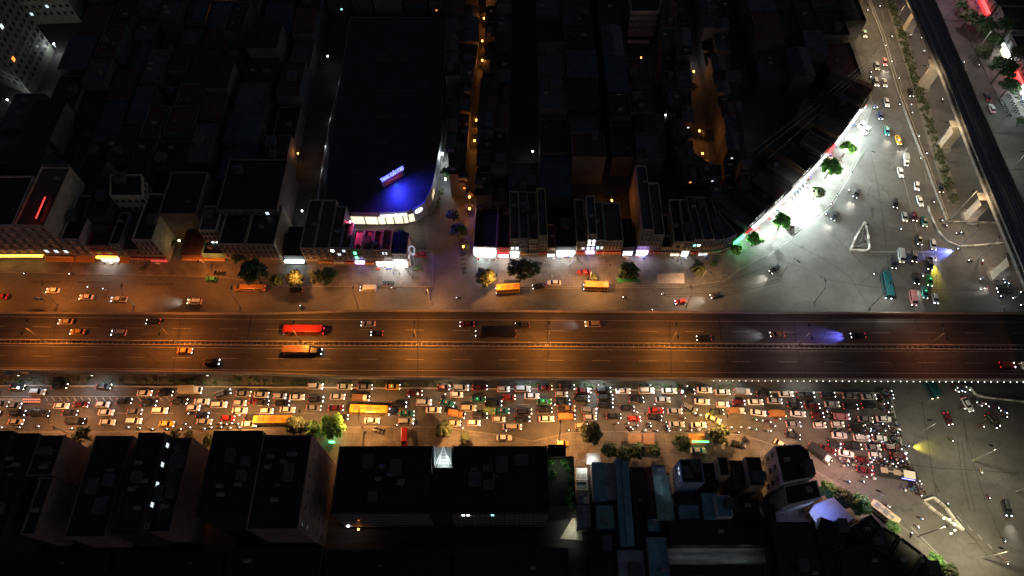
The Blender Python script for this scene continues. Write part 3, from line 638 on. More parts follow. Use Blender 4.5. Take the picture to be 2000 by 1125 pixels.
# ================================================================ PEOPLE AND MOTORBIKES
def skin_person(name, J, E, root, rad, sub=1):
    me = bpy.data.meshes.new(name); me.from_pydata(J, E, []); me.update()
    o = bpy.data.objects.new(name, me); COL.objects.link(o)
    md = o.modifiers.new('s', 'SKIN'); 
    for i, v in enumerate(me.skin_vertices[0].data): v.radius = (rad[i], rad[i]); v.use_root = (i == root)
    ms = o.modifiers.new('u', 'SUBSURF'); ms.levels = sub; ms.render_levels = sub
    dg = bpy.context.evaluated_depsgraph_get(); dg.update()
    m2 = bpy.data.meshes.new_from_object(o.evaluated_get(dg)); bpy.data.objects.remove(o)
    for p_ in m2.polygons: p_.use_smooth = True
    return m2
def person_mesh(kind):
    if kind == 'ride':
        J = [(-.15, 0, .85), (-.12, 0, 1.08), (-.02, 0, 1.3), (.03, 0, 1.42), (.06, 0, 1.55), (.08, 0, 1.64)]; Rr = [.15, .14, .15, .06, .1, .09]
        E = [(0, 1), (1, 2), (2, 3), (3, 4), (4, 5)]
        for sg in (-1, 1):
            k = len(J); J += [(-.02, sg*.19, 1.34), (.14, sg*.27, 1.12), (.38, sg*.28, 1.04), (.46, sg*.28, 1.03)]; Rr += [.07, .05, .04, .045]; E += [(2, k), (k, k+1), (k+1, k+2), (k+2, k+3)]
            k = len(J); J += [(-.1, sg*.12, .8), (.28, sg*.2, .74), (.2, sg*.19, .38), (.32, sg*.19, .3)]; Rr += [.1, .07, .05, .05]; E += [(0, k), (k, k+1), (k+1, k+2), (k+2, k+3)]
    else:
        st = .16 if kind == 'walk' else .03
        J = [(0, 0, .92), (0, 0, 1.12), (.01, 0, 1.34), (.02, 0, 1.46), (.04, 0, 1.58), (.05, 0, 1.67)]; Rr = [.14, .13, .15, .06, .1, .09]
        E = [(0, 1), (1, 2), (2, 3), (3, 4), (4, 5)]
        for sg in (-1, 1):
            k = len(J); J += [(0, sg*.19, 1.38), (-sg*st*.6, sg*.24, 1.12), (-sg*st*.2+.08, sg*.25, .88), (-sg*st*.2+.12, sg*.25, .8)]; Rr += [.07, .05, .04, .04]; E += [(2, k), (k, k+1), (k+1, k+2), (k+2, k+3)]
            k = len(J); J += [(0, sg*.1, .86), (sg*st, sg*.11, .48), (sg*st*1.2-.04, sg*.11, .08), (sg*st*1.2+.12, sg*.11, .04)]; Rr += [.1, .07, .045, .045]; E += [(0, k), (k, k+1), (k+1, k+2), (k+2, k+3)]
    return skin_person('person', J, E, 0, Rr)
PM = {k: person_mesh(k) for k in ('ride', 'walk', 'stand')}
b = MB()
for i in range(5):
    a0 = math.pi/2*i/5; a1 = math.pi/2*(i+1)/5; b.tube((0, 0, .13*math.sin(a0)), (0, 0, .13*math.sin(a1)), .135*math.cos(a0), max(.01, .135*math.cos(a1)), n=10)
me_helm = fin(b, 'helmet'); me_helm.transform(Matrix.Scale(1.12, 4))
me_hair = me_helm.copy(); me_hair.transform(Matrix.Scale(.86, 4))
CLOTH = [mat('cloth_%s' % n, c, .8, noise=.2, nscale=5) for n, c in (('navy', (.03, .04, .1)), ('grey', (.15, .15, .15)), ('white', (.6, .6, .58)), ('maroon', (.12, .03, .03)), ('green', (.04, .14, .07)), ('black', (.02, .02, .02)), ('tan', (.3, .22, .14)), ('blue', (.08, .15, .4)))]
HELM = [mat('helmet_%s' % n, c, .3, noise=.1) for n, c in (('white', (.7, .7, .7)), ('black', (.02, .02, .02)), ('maroon', (.2, .03, .03)), ('blue', (.05, .08, .3)), ('green', (.04, .3, .12)), ('grey', (.35, .35, .36)))]
M_hair = mat('dark_hair', (.01, .008, .007), .6)
for me in PM.values(): me.materials.append(CLOTH[0])
me_helm.materials.append(HELM[0]); me_hair.materials.append(M_hair)
def person(kind, x, y, z, rz, label, group):
    o = bpy.data.objects.new('person', PM[kind]); COL.objects.link(o); o.location = (x, y, z); o.rotation_euler = (0, 0, rz)
    o.material_slots[0].link = 'OBJECT'; o.material_slots[0].material = random.choice(CLOTH)
    tag(o, label, 'person', group)
    hd = bpy.data.objects.new('helmet' if kind == 'ride' else 'hair', me_helm if kind == 'ride' else me_hair); COL.objects.link(hd); hd.parent = o
    hd.location = (.07, 0, 1.63) if kind == 'ride' else (.045, 0, 1.68)
    if kind == 'ride': hd.material_slots[0].link = 'OBJECT'; hd.material_slots[0].material = random.choice(HELM)
    return o
b = MB()
ring_loft(b, [(-.75, .07, .62, .78), (-.5, .15, .5, .8), (-.1, .15, .4, .76), (.05, .12, .3, .5), (.3, .14, .32, .6), (.42, .17, .45, .95), (.56, .1, .6, .98)])
b.tube((.46, 0, .9), (.62, 0, .3), .04); b.tube((.4, -.33, 1.02), (.4, .33, 1.02), .02); b.box((.62, 0, .6), (.35, .1, .04))
me_bb = fin(b, 'bike_body')
me_bs = fin(MB().box((-.28, 0, .8), (.75, .24, .09)), 'seat'); me_bs.materials.append(M_black)
me_bw = fin(MB().tube((0, -.05, 0), (0, .05, 0), .29, n=14), 'wheel'); me_bw.materials.append(M_tyre)
me_bh = fin(MB().box((.55, 0, .93), (.14, .17, .14)), 'bhl'); me_bh.materials.append(M_bhead)
me_bt = fin(MB().box((-.77, 0, .72), (.06, .12, .08)), 'btl'); me_bt.materials.append(M_btail)
me_bb.materials.append(paint('black'))
BIKES = []
BP = ['black', 'dark red', 'dark blue', 'grey', 'dark', 'white', 'silver', 'dark']
def bike(px, py, deg, zone, rider=True, on=True, shared=None, z=0, beam=0):
    g = W(px, py, z+.6); rz = heading(px, py, deg, z)
    r = empty('motorbike', (g.x, g.y, z), rz)
    pc = random.choice(BP)
    for n, me, l, m in (('frame_body', me_bb, (0, 0, 0), paint(pc)), ('seat', me_bs, (0, 0, 0), None), ('wheel', me_bw, (.62, 0, .29), None), ('wheel', me_bw, (-.6, 0, .29), None),
                        ('headlight', me_bh, (0, 0, 0), None if on else M_boff), ('tail_light', me_bt, (0, 0, 0), None if on else M_toff)):
        o = bpy.data.objects.new(n, me); COL.objects.link(o); o.parent = r; o.location = l
        if m is not None: o.material_slots[0].link = 'OBJECT'; o.material_slots[0].material = m
    if beam: spot(r, (.8, 0, .9), {1: (1, .95, .85), 2: (1, .85, .05), 3: (.15, .2, 1), 4: (1, .88, .08)}[beam], {1: 900, 2: 16000, 3: 34000, 4: 13000}[beam], 55, (9, 0, 0), .9, .1)
    BIKES.append((r, zone, px, py, rider, shared, g.x, g.y, z, rz)); return r
BZ = {'lane': ('along the pavement side of the jam', 0), 'jamin': ('squeezed between the jammed cars', 0), 'serv': ('on the upper service road', 0), 'avenue': ('riding down the avenue', 1), 'farlane': ('in the lane below the rail viaduct', 1),
      'junc': ('crossing the junction near the rail pier', 0), 'south': ('in the open lower right of the junction', 1), 'east': ('near the right end of the deck lamp row', 0), 'edge': ('on the curving road edge by the lit pavement', 1)}
lane_b = T((0, 600), [(135, 883), (275, 875), (402, 882), (520, 890), (933, 880), (1018, 885), (1108, 893), (1215, 893), (1318, 895), (1385, 882), (1350, 857), (1490, 893), (1540, 883), (1610, 853), (1650, 860), (1612, 880), (1690, 853), (1735, 855), (1745, 880), (1680, 885), (5, 885)])
lane_b += T((500, 600), [(1020, 867), (1505, 887), (1820, 908)])
lane_b += T((1000, 600), [(765, 852), (840, 852), (855, 880), (907, 868), (870, 897), (1000, 852), (1003, 873), (965, 905), (1050, 905), (1115, 845), (1125, 872), (1135, 890), (1140, 908), (1220, 900), (1300, 905), (1360, 900), (1432, 905), (405, 903), (490, 908), (1595, 883), (1665, 883), (1725, 885), (1645, 918), (1775, 898), (1865, 908), (1775, 825), (1820, 832)])
lane_b += [(1501, 825), (1510, 833), (1502, 843), (1520, 819), (1540, 840)]
for x, y in lane_b: bike(x, y, random.uniform(-6, 6), 'lane')
jb = T((0, 600), [(1370, 780), (1745, 792)])+T((500, 600), [(1108, 657), (1375, 643)])+T((1000, 600), [(300, 718), (1030, 715), (905, 772), (1255, 655), (1255, 815), (1370, 795), (620, 573), (1000, 575), (1270, 582)])
for x, y in jb: bike(x, y, random.uniform(-8, 8), 'jamin', beam=2 if abs(x-1365) < 1 else 0)
for x, y in [(51, 535), (139, 536), (175, 561), (205, 565), (895, 582), (1220, 581), (1295, 575), (768, 563), (590, 598), (1277, 606)]: bike(x, y, 180+random.uniform(-8, 8), 'serv')
for x, y, a in [(1668, 16, 240), (1694, 19, 280), (1718, 11, 280), (1741, 70, 282), (1741, 119, 282), (1729, 88, 282), (1755, 152, 282), (1756, 203, 282), (1779, 203, 282), (1781, 219, 282), (1794, 265, 282), (1701, 140, 275), (1700, 149, 275), (1707, 209, 275), (1713, 209, 275), (1809, 298, 282), (1797, 308, 282), (1759, 446, 275), (1709, 535, 200), (1839, 429, 285), (1823, 393, 285), (1846, 440, 330), (1802, 537, 275)]: bike(x, y, a, 'avenue')
bike(1826, 506, 272, 'avenue', beam=2)
for x, y in [(1779, 71), (1805, 102), (1791, 48), (1800, 77), (1816, 108), (1877, 177), (1841, 197), (1906, 190), (1839, 34), (1883, 124), (1912, 130)]: bike(x, y, 110, 'farlane')
for x, y, a in [(1895, 509, 180), (1919, 512, 95), (1917, 545, 190), (1925, 564, 185), (1911, 566, 0), (1965, 552, 190), (1962, 546, 190), (1957, 580, 170), (1981, 583, 175), (1996, 571, 180), (1996, 597, 175), (1969, 557, 90), (1880, 455, 180), (1870, 456, 185)]: bike(x, y, a, 'junc')
bike(1771, 872, -2, 'south', beam=4)
bike(1873, 486, 190, 'junc', beam=3)
for x, y, a in [(1917, 833, -20), (1858, 858, -60), (1916, 920, -70), (1930, 970, -65), (1852, 988, 110), (1960, 1054, -60), (1965, 1098, -60), (1733, 988, -35), (1797, 1012, -35), (1790, 1028, -40), (1764, 957, -25), (1655, 940, -20), (1683, 940, -20), (1688, 931, -20), (1705, 935, -15), (1795, 967, -20), (1780, 1045, 80)]: bike(x, y, a, 'south')
for x, y in [(1862, 760), (1868, 765), (1875, 762), (1881, 764), (1866, 756), (1890, 760), (1883, 755), (1904, 784), (1913, 791), (1921, 788), (1927, 792), (1946, 796), (1950, 800), (1962, 805), (1962, 814), (1880, 798)]: bike(x, y, -30+random.uniform(-12, 12), 'east')
for x, y in [(1659, 370), (1635, 381), (1624, 398), (1614, 417)]: bike(x, y, 232, 'edge')
# dense swarm before the stop line
occ = [(v[4], v[5]) for v in VEH if v[3] in ('jam6',)]
def swarm(poly, n, shared, dmin=4.9, rider=True):
    c = 0; tries = 0; xs = [q[0] for q in poly]; ys = [q[1] for q in poly]
    while c < n and tries < n*60:
        tries += 1; x = random.uniform(min(xs), max(xs)); y = random.uniform(min(ys), max(ys))
        if not inpoly(x, y, poly): continue
        if any(abs(x-a)/17+abs(y-b_)/6.5 < 1.12 for a, b_ in occ): continue
        if any(((x-q[2])/1.75)**2+(y-q[3])**2 < (dmin/1.1)**2 for q in BIKES if q[5]): continue
        if inpoly(x, y, [(1712, 912), (1784, 920), (1784, 940), (1712, 935)]): continue
        bike(x, y, -8+random.uniform(-18, 18), None, shared=shared, rider=rider, on=random.random() < .34); c += 1
    return c
swarm([(1718, 762), (1738, 762), (1758, 845), (1770, 890), (1758, 892), (1740, 868), (1690, 862), (1650, 840), (1690, 826), (1735, 826), (1722, 800)], 68, 'one of the motorbikes crowding between cars right before the stop line')
swarm([(1690, 893), (1760, 898), (1775, 905), (1788, 925), (1782, 920), (1730, 912), (1690, 912)], 34, 'one of the motorbikes crowding above the dark bus at stop line')
swarm([(1786, 925), (1792, 935), (1804, 962), (1798, 965), (1778, 955), (1778, 942)], 18, 'one of the motorbikes bunched below the dark bus at stop line', 4)
swarm([(1638, 893), (1670, 895), (1668, 908), (1640, 912)], 12, 'one of the motorbikes bunched behind the white saloon near pavement', 4)
swarm([(1602, 795), (1626, 795), (1640, 842), (1628, 845), (1606, 822)], 10, 'one of the motorbikes filtering between jammed cars left of the crowd', 4)
parked = []
for x, y, n, dx, dy, a, lb in [(749, 553, 6, 4, 0, 80, 'beside the pale lit pavement'), (563, 857, 0, 4, 0, 90, ''), (731, 838, 5, 4, 1.2, 60, 'on the lower pavement near the red flag'), (905, 470, 8, .3, 9, 20, 'along the dark alley mouth'),
        (1002, 573, 0, 4, 0, 90, ''), (985, 551, 7, 4.5, 0, 70, 'under the sparse tree'), (1034, 510, 7, 4, 1, 80, 'by the shopfronts'), (1420, 525, 0, 0, 0, 0, ''), (1548, 388, 8, 5, -6.5, -50, 'at the floodlit shops'), (1600, 322, 7, 5, -6.5, -50, 'before the red fronted shop'),
        (1955, 196, 8, 2.5, 4.2, 160, 'in the first row of the corner lot'), (1970, 186, 8, 2.6, 5, 160, 'in the second row of the corner lot'), (1986, 180, 8, 2.6, 5, 160, 'in the last row of the corner lot'), (1452, 855, 4, 2.5, 2.5, 40, 'beside the dusty yellow tree'), (1360, 510, 5, 3.5, 2, 60, 'below the small awnings'), (640, 505, 0, 0, 0, 0, ''), (420, 533, 4, 6, .5, 70, 'on the upper left pavement')]:
    for i in range(n): parked.append((x+dx*i+random.uniform(-.5, .5), y+dy*i, a+random.uniform(-8, 8)))
b = MB()
for x, y, a in parked:
    g = W(x, y, .5); g.z = .13; mt = Matrix.Translation(g) @ Matrix.Rotation(heading(x, y, a), 4, 'Z')
    for me, l in ((me_bb, (0, 0, 0)), (me_bs, (0, 0, 0)), (me_bw, (.62, 0, .29)), (me_bw, (-.6, 0, .29)), (me_bh, (0, 0, 0))):
        b.add([mt @ (v.co+Vector(l)) for v in me.vertices], [tuple(p_.vertices) for p_ in me.polygons], 1 if me is me_bh else 0)
tag(b.build('parked_motorbikes', [paint('dark'), M_boff]), 'rows of unlit motorbikes parked on the pavements and the corner lot', 'motorbikes', kind='stuff')
def label_bikes():
    g = {}
    for q in BIKES:
        if not q[5]: g.setdefault(q[1], []).append(q)
    for z, qs in g.items():
        qs.sort(key=lambda q: q[3] if BZ[z][1] else q[2])
        for i, q in enumerate(qs):
            w = '%s %s' % ('from the top' if BZ[z][1] else 'from the left', BZ[z][0])
            tag(q[0], '%s lit motorbike %s' % (ordn(i+1), w), 'motorbike', 'motorbikes '+BZ[z][0])
            if q[4]: person('ride', q[6], q[7], q[8], q[9], 'rider on %s motorbike %s' % (ordn(i+1), w), 'riders '+BZ[z][0])
    for q in BIKES:
        if q[5]:
            tag(q[0], q[5], 'motorbike', q[5].replace('one of the ', ''))
            if q[4]: person('ride', q[6], q[7], q[8], q[9], q[5].replace('one of the motorbikes', 'one of the riders'), q[5].replace('one of the motorbikes', 'riders'))
label_bikes()
for i, (x, y) in enumerate([(781, 537), (798, 534), (803, 541), (770, 536), (813, 549), (786, 552), (1112, 513), (1120, 515), (1130, 512), (1136, 518), (1113, 522), (1128, 508), (1012, 541), (1072, 538), (1078, 541), (1322, 512), (1330, 516), (1418, 491), (668, 512), (1183, 515)]):
    g = W(x, y, .13); person(random.choice(('walk', 'stand')), g.x, g.y, .13, random.uniform(0, 6.28), '%s pedestrian from the left on the upper shop pavement' % ordn(sorted([781, 798, 803, 770, 813, 786, 1112, 1120, 1130, 1136, 1113, 1128, 1012, 1072, 1078, 1322, 1330, 1418, 668, 1183]).index(x)+1), 'pedestrians by the shops')
# ================================================================ BUILDINGS
def wallm(n, c): return mat('wall_'+n, c, .85, noise=.3, nscale=.35)
WM = {'cream': wallm('cream', (.42, .37, .27)), 'grey': wallm('grey', (.22, .22, .22)), 'beige': wallm('beige', (.36, .29, .2)), 'yellow': wallm('yellow', (.42, .36, .14)), 'white': wallm('white', (.5, .5, .5)),
      'pink': wallm('pink', (.42, .3, .27)), 'teal': wallm('teal', (.16, .36, .34)), 'dark': wallm('dark', (.04, .04, .043)), 'brown': wallm('brown', (.16, .1, .07)), 'green': wallm('green', (.12, .4, .16)), 'red': wallm('red', (.32, .07, .05)), 'blue': wallm('blue', (.3, .36, .5)), 'umber': wallm('umber', (.15, .105, .09)), 'unlit_dark': wallm('unlit_dark', (.02, .02, .02))}  # last one near black: night shade put into the wall colour
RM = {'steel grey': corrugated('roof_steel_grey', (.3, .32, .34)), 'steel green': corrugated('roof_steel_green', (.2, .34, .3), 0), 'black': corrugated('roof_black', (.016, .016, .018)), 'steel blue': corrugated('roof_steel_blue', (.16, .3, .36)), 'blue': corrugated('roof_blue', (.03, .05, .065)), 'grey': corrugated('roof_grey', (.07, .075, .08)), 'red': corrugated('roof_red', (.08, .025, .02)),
      'green': corrugated('roof_green', (.09, .17, .15), 0), 'concrete': M_concd, 'brown': corrugated('roof_brown', (.1, .055, .035)), 'magenta': corrugated('roof_maroon', (.2, .05, .08)), 'pale': corrugated('roof_pale', (.35, .36, .34))}
M_wind = mat('window_dark', (.03, .035, .045), .25); M_frame = mat('window_frame', (.3, .28, .24), .6); M_shut = mat('roller_shutter', (.14, .13, .12), .6)
def glow(n, c, e): return mat('glow_'+n, c, .4, emit=e)
G = {'white': glow('white', (.95, 1, 1), 7), 'cool': glow('cool', (.75, .95, 1), 7), 'yellow': glow('yellow', (1, .62, .1), 2.6), 'red': glow('red', (1, .05, .05), 6), 'green': glow('green', (.1, 1, .3), 5), 'warm': glow('warm', (1, .82, .5), 2.2),
     'orange': glow('orange', (1, .3, .05), 2), 'pink': glow('pink', (1, .2, .5), 8), 'blue': glow('blue', (.12, .14, 1), 30), 'violet': glow('violet', (.55, .4, 1), 8), 'dimred': glow('dimred', (.7, .08, .08), .8), 'dimwhite': glow('dimwhite', (.8, .9, 1), 1.2), 'teal': glow('teal', (.3, 1, .9), 3)}
SB = {'red': mat('board_red', (.45, .05, .04), .5, noise=.2, nscale=2), 'white': mat('board_white', (.6, .6, .58), .5, noise=.15, nscale=2), 'orange': mat('board_orange', (.55, .25, .05), .5, noise=.2, nscale=2), 'blue': mat('board_blue', (.05, .1, .4), .5, noise=.2, nscale=2), 'grey': mat('board_grey', (.2, .2, .2), .5, noise=.2), 'green': mat('board_green', (.05, .3, .12), .5, noise=.2)}
_wm = {}
def win_mesh(w, h):
    k = (round(w, 1), round(h, 1))
    if k not in _wm:
        b = MB(); b.box((0, 0, 0), (k[0], .06, k[1]), mi=1)
        b.box((0, -.04, 0), (k[0]-.2, .06, k[1]-.2)); b.box((0, -.075, 0), (.07, .02, k[1]-.1), mi=1); b.box((0, -.12, -k[1]/2), (k[0]+.25, .22, .08), mi=1)
        me = fin(b, 'window'); me.materials.append(M_wind); me.materials.append(M_frame); _wm[k] = me
    return _wm[k]
def add_window(root, p, ang, w, h, lit=None):
    me = win_mesh(w, h); o = bpy.data.objects.new('window', me); COL.objects.link(o); o.parent = root
    o.location = Vector(p)-root.location; o.rotation_euler = (0, 0, ang)
    if lit: o.material_slots[0].link = 'OBJECT'; o.material_slots[0].material = G[lit]
    return o
def building(foot, h, wall, roof, label, cat='building', group=None, name='building', parapet=.8, wins=(), clutter=1, rooftype='flat', z0=0, win=(1.3, 1.5)):
    """foot: world points; wins: list of (face_index, cols, rows, [lit dict])"""
    foot = [Vector((p[0], p[1], 0)) for p in ccw([(p[0], p[1]) for p in foot])]
    c = sum(foot, Vector())/len(foot); c.z = 0
    r = empty(name, c); tag(r, label, cat, group)
    L_ = [(p-c) for p in foot]
    b = MB(); b.prism(L_, z0, h, cap=False)
    n = len(L_)
    ins = []
    for i in range(n):
        p0, p1, p2 = L_[i-1], L_[i], L_[(i+1) % n]
        d1 = (p1-p0).normalized(); d2 = (p2-p1).normalized(); n1 = Vector((-d1.y, d1.x, 0)); n2 = Vector((-d2.y, d2.x, 0))
        bi = (n1+n2); bi = bi/max(.3, bi.length_squared/2*1.0) if bi.length > .1 else n1
        ins.append(p1+bi*.22)
    if rooftype == 'flat' and parapet:
        b.prism(L_, h, h+parapet, cap=False); b.prism(list(reversed(ins)), h, h+parapet, cap=False)
        k = len(b.v)
        b.add([(p.x, p.y, h+parapet) for p in L_]+[(p.x, p.y, h+parapet) for p in ins], [(i, (i+1) % n, n+(i+1) % n, n+i) for i in range(n)])
    o = obj('wall', b.mesh('wall'), WM[wall] if isinstance(wall, str) else wall, r)
    rb = MB()
    if rooftype == 'gable' and n == 4:
        e = [(L_[(i+1) % 4]-L_[i]).length for i in range(4)]; k = 0 if e[0] < e[1] else 1
        A, B_, C_, D = [L_[(k+i) % 4] for i in range(4)]; m1 = (A+B_)/2; m2 = (C_+D)/2; rr = min(e)*.16
        ex = (m1-m2).normalized()*.3; q = (A-B_).normalized()*.3
        vs = [A+ex+q, B_+ex-q, C_-ex-q, D-ex+q, m1+ex, m2-ex]; vs = [(v.x, v.y, h+(rr if i > 3 else -.06)) for i, v in enumerate(vs)]
        rb.add(vs, [(0, 4, 5, 3), (1, 2, 5, 4)]); rb.add([(A.x, A.y, h), (B_.x, B_.y, h), (m1.x, m1.y, h+rr), (C_.x, C_.y, h), (D.x, D.y, h), (m2.x, m2.y, h+rr)], [(0, 1, 2), (3, 4, 5)])
    elif rooftype == 'shed':
        lo, hi = h+.1, h+.9; vs = [(p.x*1.03, p.y*1.03, lo if p.y < 0 else hi) for p in L_]; rb.add(vs, [tuple(range(n))]); 
    else:
        rb.add([(p.x, p.y, h+.02) for p in ins] if parapet else [(p.x, p.y, h) for p in L_], [tuple(range(n))])
    obj('roof', tri(rb.mesh('roof')), RM[roof] if isinstance(roof, str) else roof, r)
    # faces: list of outward walls sorted so that index 0 faces the viewer most (-Y), 1 = east, 2 = north, 3 = west
    for (dirn, cols, rows, lit) in wins:
        tgt = {'S': (0, -1), 'E': (1, 0), 'W': (-1, 0), 'N': (0, 1)}[dirn]
        best = max(range(n), key=lambda i: ((lambda d: (Vector((d.y, -d.x, 0)).normalized().dot(Vector((*tgt, 0))))*(.2+min(1, d.length/8)))((L_[(i+1) % n]-L_[i]))))
        A, B_ = L_[best], L_[(best+1) % n]; d = B_-A; out = Vector((d.y, -d.x, 0)).normalized(); ang = math.atan2(d.y, d.x)
        ww, wh = win; fh = (h-3.6)/max(1, rows)
        for rw in range(rows):
            for cc in range(cols):
                pz = 3.6+fh*(rw+.5); q = A+d*((cc+.5)/cols)+out*.03
                add_window(r, c+Vector((q.x, q.y, pz)), ang, min(ww, d.length/cols*.7), min(wh, fh*.62), lit.get((cc, rw)) if lit else None)
    if clutter:
        rnd = random.Random(int(c.x*7+c.y*13+h*5))
        xs = [p.x for p in L_]; ys = [p.y for p in L_]
        if rooftype == 'flat':
            for _ in range(clutter):
                q = (rnd.uniform(min(xs)*.6, max(xs)*.6), rnd.uniform(min(ys)*.6, max(ys)*.6)); k = rnd.random()
                if k < .4:
                    t = MB(); t.tube((q[0]-.8, q[1], h+1.1), (q[0]+.8, q[1], h+1.1), .55, n=12); t.box((q[0], q[1], h+.3), (1.3, .9, .5)); t.build('water_tank', mat('tank_steel', (.16, .16, .165), .55, metal=.2), r)
                elif k < .75:
                    a_, e_ = rnd.uniform(1.6, 3.4), rnd.uniform(1.6, 3.8); t = MB(); t.box((q[0], q[1], h+1.2), (a_, e_, 2.4)); t.box((q[0]+.1, q[1], h+2.46), (a_+.4, e_+.4, .14)); t.build('stair_house', M_concd, r)
                else:
                    t = MB(); t.box((q[0], q[1], h+.5), (1.0, .5, .8)); t.build('air_conditioner', mat('ac_casing', (.1, .1, .1), .6), r)
    return r
def shop(p0, p1, h, depth, wall, roof, label, board=None, front=None, rows=2, cols=3, lit=None, light=0, lcol=(.95, 1, 1), awn=None, rooftype='flat', group='shophouses along the upper pavement', parapet=.8, bh=1.1):
    """p0,p1 world ground points left to right (viewer looking north)"""
    d = (p1-p0); Ln = d.length; d.normalize(); back = Vector((-d.y, d.x, 0))
    foot = [p0, p1, p1+back*depth, p0+back*depth]
    r = building(foot, h, wall, roof, label, 'shophouse', group, 'shophouse', parapet, (), 1 if rooftype == 'flat' else 0, rooftype)
    c = r.location; ang = math.atan2(d.y, d.x); out = -back
    fh = (h-3.9)/max(rows, 1)
    for rw in range(rows):
        for cc in range(cols):
            q = p0+d*Ln*((cc+.5)/cols)+out*.03; q.z = 3.9+fh*(rw+.5)
            add_window(r, q, ang, min(1.4, Ln/cols*.68), min(1.7, fh*.66), (lit or {}).get((cc, rw)))
    if rows:
        for rw in range(rows+1):
            lb = MB(); q = p0+d*Ln/2+out*.16-c; lb.box((q.x, q.y, 3.85+fh*rw), (Ln-.02, .34, .16), ang); lb.build('floor_band', M_conc, r)
    q = p0+d*Ln/2+out*.05-c
    f = MB(); f.box((q.x, q.y, 1.45), (Ln*.88, .1, 2.7), ang)
    o = f.build('shop_front', G[front] if front else M_shut, r)
    if front:
        g_ = MB(); nb = max(2, int(Ln/1.6))
        for i in range(nb+1):
            q = p0+d*(Ln*.06+i*Ln*.88/nb)+out*.13-c; g_.box((q.x, q.y, 1.45), (.12, .08, 2.7), ang)
        q = p0+d*Ln/2+out*.13-c; g_.box((q.x, q.y, 2.1), (Ln*.88, .07, .1), ang); g_.build('door_frame', M_dark, r)
        rr = random.Random(int(p0.x*31+p0.y*7))
        for i in range(nb):
            q = p0+d*(Ln*.1+rr.random()*Ln*.8)+out*rr.uniform(.6, 1.6)-c; hh_ = rr.uniform(.5, 1.1); g_ = MB(); g_.box((q.x, q.y, .13+hh_/2), (rr.uniform(.4, 1.0), rr.uniform(.3, .6), hh_), ang+rr.uniform(-.3, .3)); g_.build('goods_stand', SB[rr.choice(('grey', 'white', 'blue', 'red'))], r)
    if board:
        q = p0+d*Ln/2+out*.5-c; bb = MB(); bb.box((q.x, q.y, 3.25), (Ln*.96, .9, .12), ang); q2 = p0+d*Ln/2+out*.97-c; bb.box((q2.x, q2.y, 3.35), (Ln*.96, .1, bh), ang)
        m = G[board[2:]] if board.startswith('g_') else SB[board]
        so = bb.build('sign_board', m, r)
        st = MB(); k = int(Ln/1.1); rr = random.Random(int(Ln*100+p0.x))
        for i in range(k): 
            q3 = p0+d*(Ln*.12+i*(Ln*.76/max(1, k-1)))+out*1.04-c; st.box((q3.x, q3.y, 3.4), (rr.uniform(.35, .8), .04, bh*.42), ang)
        st.build('sign_lettering', SB['white'] if not board.startswith('g_') else SB['red'], so)
    if awn:
        q = p0+d*Ln/2-c; a = MB(); A = p0+out*.1-c; B_ = p1+out*.1-c
        a.add([(A.x, A.y, 3.0), (B_.x, B_.y, 3.0), (B_.x+out.x*2.2, B_.y+out.y*2.2, 2.45), (A.x+out.x*2.2, A.y+out.y*2.2, 2.45), (A.x, A.y, 2.92), (B_.x, B_.y, 2.92), (B_.x+out.x*2.2, B_.y+out.y*2.2, 2.37), (A.x+out.x*2.2, A.y+out.y*2.2, 2.37)],
              [(3, 2, 1, 0), (4, 5, 6, 7), (3, 7, 6, 2)]); a.build('awning', SB[awn], r)
    if light:
        for k in range(max(1, int(Ln/5))):
            oo = 1.6 if light < 2500 else 5.0; q = p0+d*Ln*((k+.5)/max(1, int(Ln/5)))+out*oo-c; spot(r, (q.x, q.y, 3.9 if light < 2500 else 6.2), lcol, light, 160, (q.x+out.x*3.5, q.y+out.y*3.5, 0), .8, .4)
    return r
def row(segs, base, prefix):
    """segs: (x0,x1,h,depth,kwargs) with x in photo pixels along the polyline base [(x,y)..]"""
    def by(x):
        for i in range(len(base)-1):
            if base[i][0] <= x <= base[i+1][0]:
                t = (x-base[i][0])/(base[i+1][0]-base[i][0]); return base[i][1]*(1-t)+base[i+1][1]*t
        return base[-1][1]
    out = []
    for sgm in segs:
        x0, x1, h, dp, label, kw = sgm
        a, b_ = W(x0, by(x0)), W(x1, by(x1)); dd = (b_-a).normalized()*.03
        out.append(shop(a+dd, b_-dd, h, dp, label=label, **kw))
    return out
K = lambda wall, roof='concrete', **k: dict(wall=wall, roof=roof, **k)
bT1 = [(-200, 508), (100, 507), (330, 512), (560, 516)]
